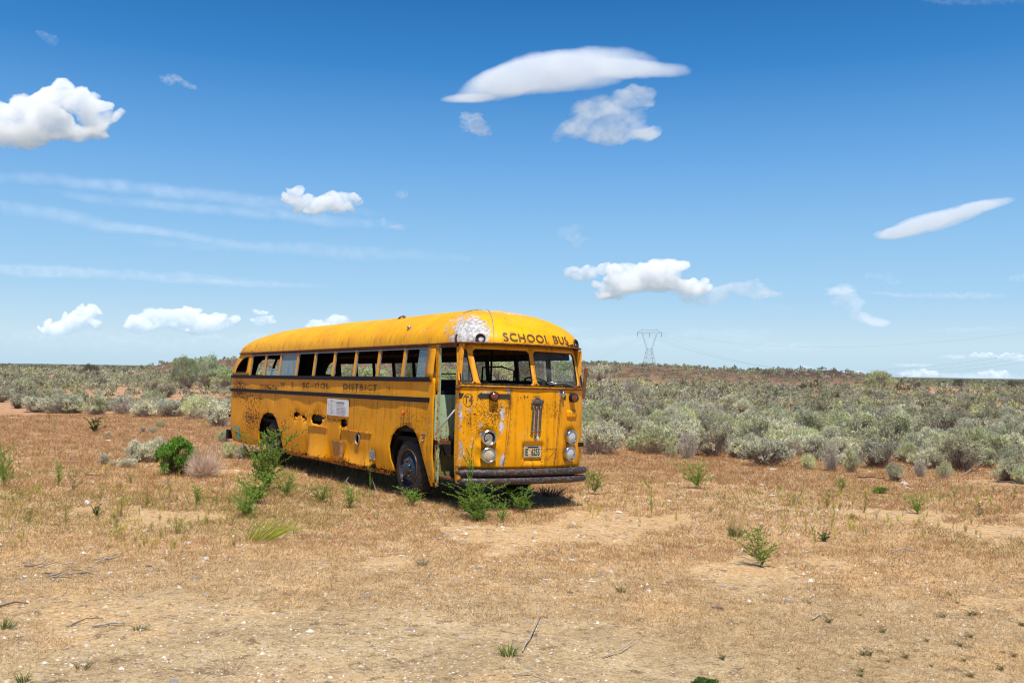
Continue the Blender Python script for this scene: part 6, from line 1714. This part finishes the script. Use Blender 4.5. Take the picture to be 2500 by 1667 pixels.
L('cloud', [(980, 474, 22, 11, .0)], 6500, 'wisp', 'tiny pale scrap up and right of the flat-bottomed cumulus', .5, .5, 8)
L('cloud', [(970, 555, 20, 9, .1), (934, 541, 12, 9, 0)], 6500, 'wisp', 'pair of tiny scraps right of the flat-bottomed cumulus', .5, .5, 9)
L('cloud', [(1390, 572, 52, 20, -.1), (1412, 590, 38, 14, .05)], 6500, 'faint', 'faint pinkish smudge of cloud right of centre', .5, .5, 10)
L('cloud', [(1560, 672, 80, 30, -.05), (1632, 655, 40, 30, .1), (1520, 690, 70, 22, -.12), (1600, 690, 90, 22, 0), (1680, 698, 60, 20, .1), (1480, 712, 30, 9, -.2)], 7500, 'puff', 'heaped white cumulus right of the bus roof', .42, .6, 11)
L('cloud', [(1425, 668, 48, 18, -.12), (1480, 662, 24, 14, -.1)], 7500, 'puff', 'small white cumulus left of the heaped one', .4, .6, 12)
L('cloud', [(1760, 710, 64, 22, -.05), (1820, 700, 70, 17, .05), (1710, 728, 70, 16, 0), (1870, 715, 60, 10, 0), (1690, 712, 60, 20, 0)], 7500, 'wisp', 'thin tail trailing right from the heaped cumulus', .55, .5, 13)
L('cloud', [(1880, 748, 70, 9, .08)], 7500, 'faint', 'thin flat streak under the tail of the heaped cumulus', .4, .4, 14)
L('cloud', [(2290, 540, 150, 26, -.30), (2190, 570, 64, 16, -.12), (2400, 505, 90, 15, -.25), (2250, 545, 90, 26, -.28)], 6500, 'lens', 'slanting spindle-shaped cloud on the right', .16, .55, 15, 1.2)
L('cloud', [(180, 790, 66, 22, -.28), (215, 772, 34, 20, 0), (140, 800, 46, 12, -.15)], 9000, 'puff', 'low white cumulus at far left, above the horizon', .4, .6, 16)
L('cloud', [(390, 782, 60, 26, .0), (450, 785, 70, 26, .05), (350, 790, 34, 22, -.2), (510, 788, 60, 22, .1), (505, 806, 40, 14, -.1)], 9000, 'puff', 'long low cumulus on the left, above the horizon', .40, .6, 17)
L('cloud', [(640, 783, 30, 12, .0), (632, 762, 18, 8, .1)], 9000, 'puff', 'small low cumulus between the long one and the bus roof', .4, .6, 18)
L('cloud', [(818, 790, 40, 18, .0), (800, 800, 50, 16, 0)], 9000, 'puff', 'white cumulus top peeping over the bus roof', .3, .6, 19)
L('cloud', [(2070, 740, 34, 30, .1), (2120, 778, 60, 16, .12), (2150, 785, 40, 10, .05), (2060, 715, 46, 12, 0)], 8000, 'wisp', 'curled hook of thin cloud low on the right', .45, .4, 20)
L('cloud', [(2260, 722, 110, 8, .01), (2380, 722, 90, 10, .02), (2160, 716, 60, 6, .05)], 8000, 'wisp', 'long thin line of cloud right of the curled hook', .45, .4, 21)
L('cloud', [(2340, 806, 80, 8, -.02), (2420, 802, 80, 6, 0)], 8000, 'wisp', 'flat low streak of cloud near the right edge', .35, .4, 22)
L('cloud', [(2150, 675, 46, 12, -.1), (2180, 688, 30, 8, .1)], 8000, 'faint', 'faint smudge above the curled hook', .5, .4, 23)
L('cloud', [(2500, 678, 46, 10, -.02)], 8000, 'wisp', 'small cloud cut by the right edge', .4, .5, 24)
L('cloud', [(2400, 0, 180, 12, .02), (2320, 5, 90, 8, .1)], 5200, 'faint', 'thin cloud cut by the top edge on the right', .6, .4, 25)
L('cloud', [(2400, 868, 34, 9, .0), (2480, 872, 46, 10, 0)], 12000, 'puff', 'tiny low cumulus pair above the right skyline', .3, .6, 26)
L('cloud', [(2240, 912, 46, 12, 0), (2430, 915, 44, 12, 0), (2070, 915, 60, 9, 0)], 14000, 'puff', 'row of white cloud tops on the right horizon', .3, .6, 27)
L('cloud', [(2320, 918, 120, 12, .0), (2440, 925, 90, 12, 0), (2230, 890, 60, 5, 0), (2340, 872, 50, 5, 0), (1960, 892, 30, 4, 0)], 15000, 'grey', 'bank of blue-grey cloud along the right horizon', .4, .5, 28)
L('cloud', [(250, 668, 420, 15, .045), (600, 693, 220, 9, .045), (60, 660, 200, 18, .03)], 9000, 'streak', 'long straight cirrus streak across the left sky', .2, .2, 29, 1.0, 260)
L('cloud', [(150, 528, 260, 22, .17), (420, 572, 260, 12, .16)], 9000, 'faint', 'slanting veil of cirrus in the left sky', .12, .2, 30, 1.0, 200)
L('cloud', [(430, 472, 560, 22, .10)], 9500, 'faint', 'uppermost of three thin slanting cirrus streaks on the left', .18, .25, 31, .8, 260)
L('cloud', [(560, 514, 520, 18, .10)], 9500, 'faint', 'middle one of three thin slanting cirrus streaks on the left', .18, .25, 34, .8, 260)
L('cloud', [(760, 610, 480, 20, .05)], 9500, 'faint', 'lowest of three thin cirrus streaks, reaching toward the centre', .18, .25, 35, .8, 260)
#L('cloud', [(420, 360, 520, 15, .06)], 9500, 'faint', 'faint fibre of cirrus level with the big left cumulus', .2, .2, 36, .8, 260)
L('cloud', [(350, 838, 420, 26, .0), (120, 820, 260, 14, 0), (620, 825, 200, 12, 0)], 14000, 'streak', 'milky bands of cloud along the left horizon', .5, .1, 32, .8, 240)
L('cloud', [(1750, 815, 160, 18, .0), (1500, 835, 140, 20, 0), (1900, 850, 160, 14, 0), (1380, 805, 90, 10, 0)], 14000, 'streak', 'milky veil low in the sky right of the bus', .5, .1, 33, .8, 240)

# ------------------------------------------------------------------ labels that would repeat are told apart by their order from the left
ORD = 'first second third fourth fifth sixth seventh eighth ninth tenth eleventh twelfth thirteenth fourteenth fifteenth sixteenth seventeenth eighteenth nineteenth twentieth'.split()
bpy.context.view_layer.update()
byl = {}
for o in SC.objects:
    if o.parent is None and o.get('label'): byl.setdefault(o['label'], []).append(o)
for lab, os_ in byl.items():
    if len(os_) < 2: continue
    def sx(o):
        v = o.matrix_world.translation - Vector((0, 0, CAMZ)); return v.dot(CX) / max(.1, -v.dot(CB))
    os_.sort(key=sx)
    for i, o in enumerate(os_):
        if len(os_) == 2: t_ = ['left one', 'right one'][i]
        elif i < 20: t_ = ORD[i] + ' from left'
        else: t_ = 'toward the right end'
        o['label'] = lab + ', ' + t_
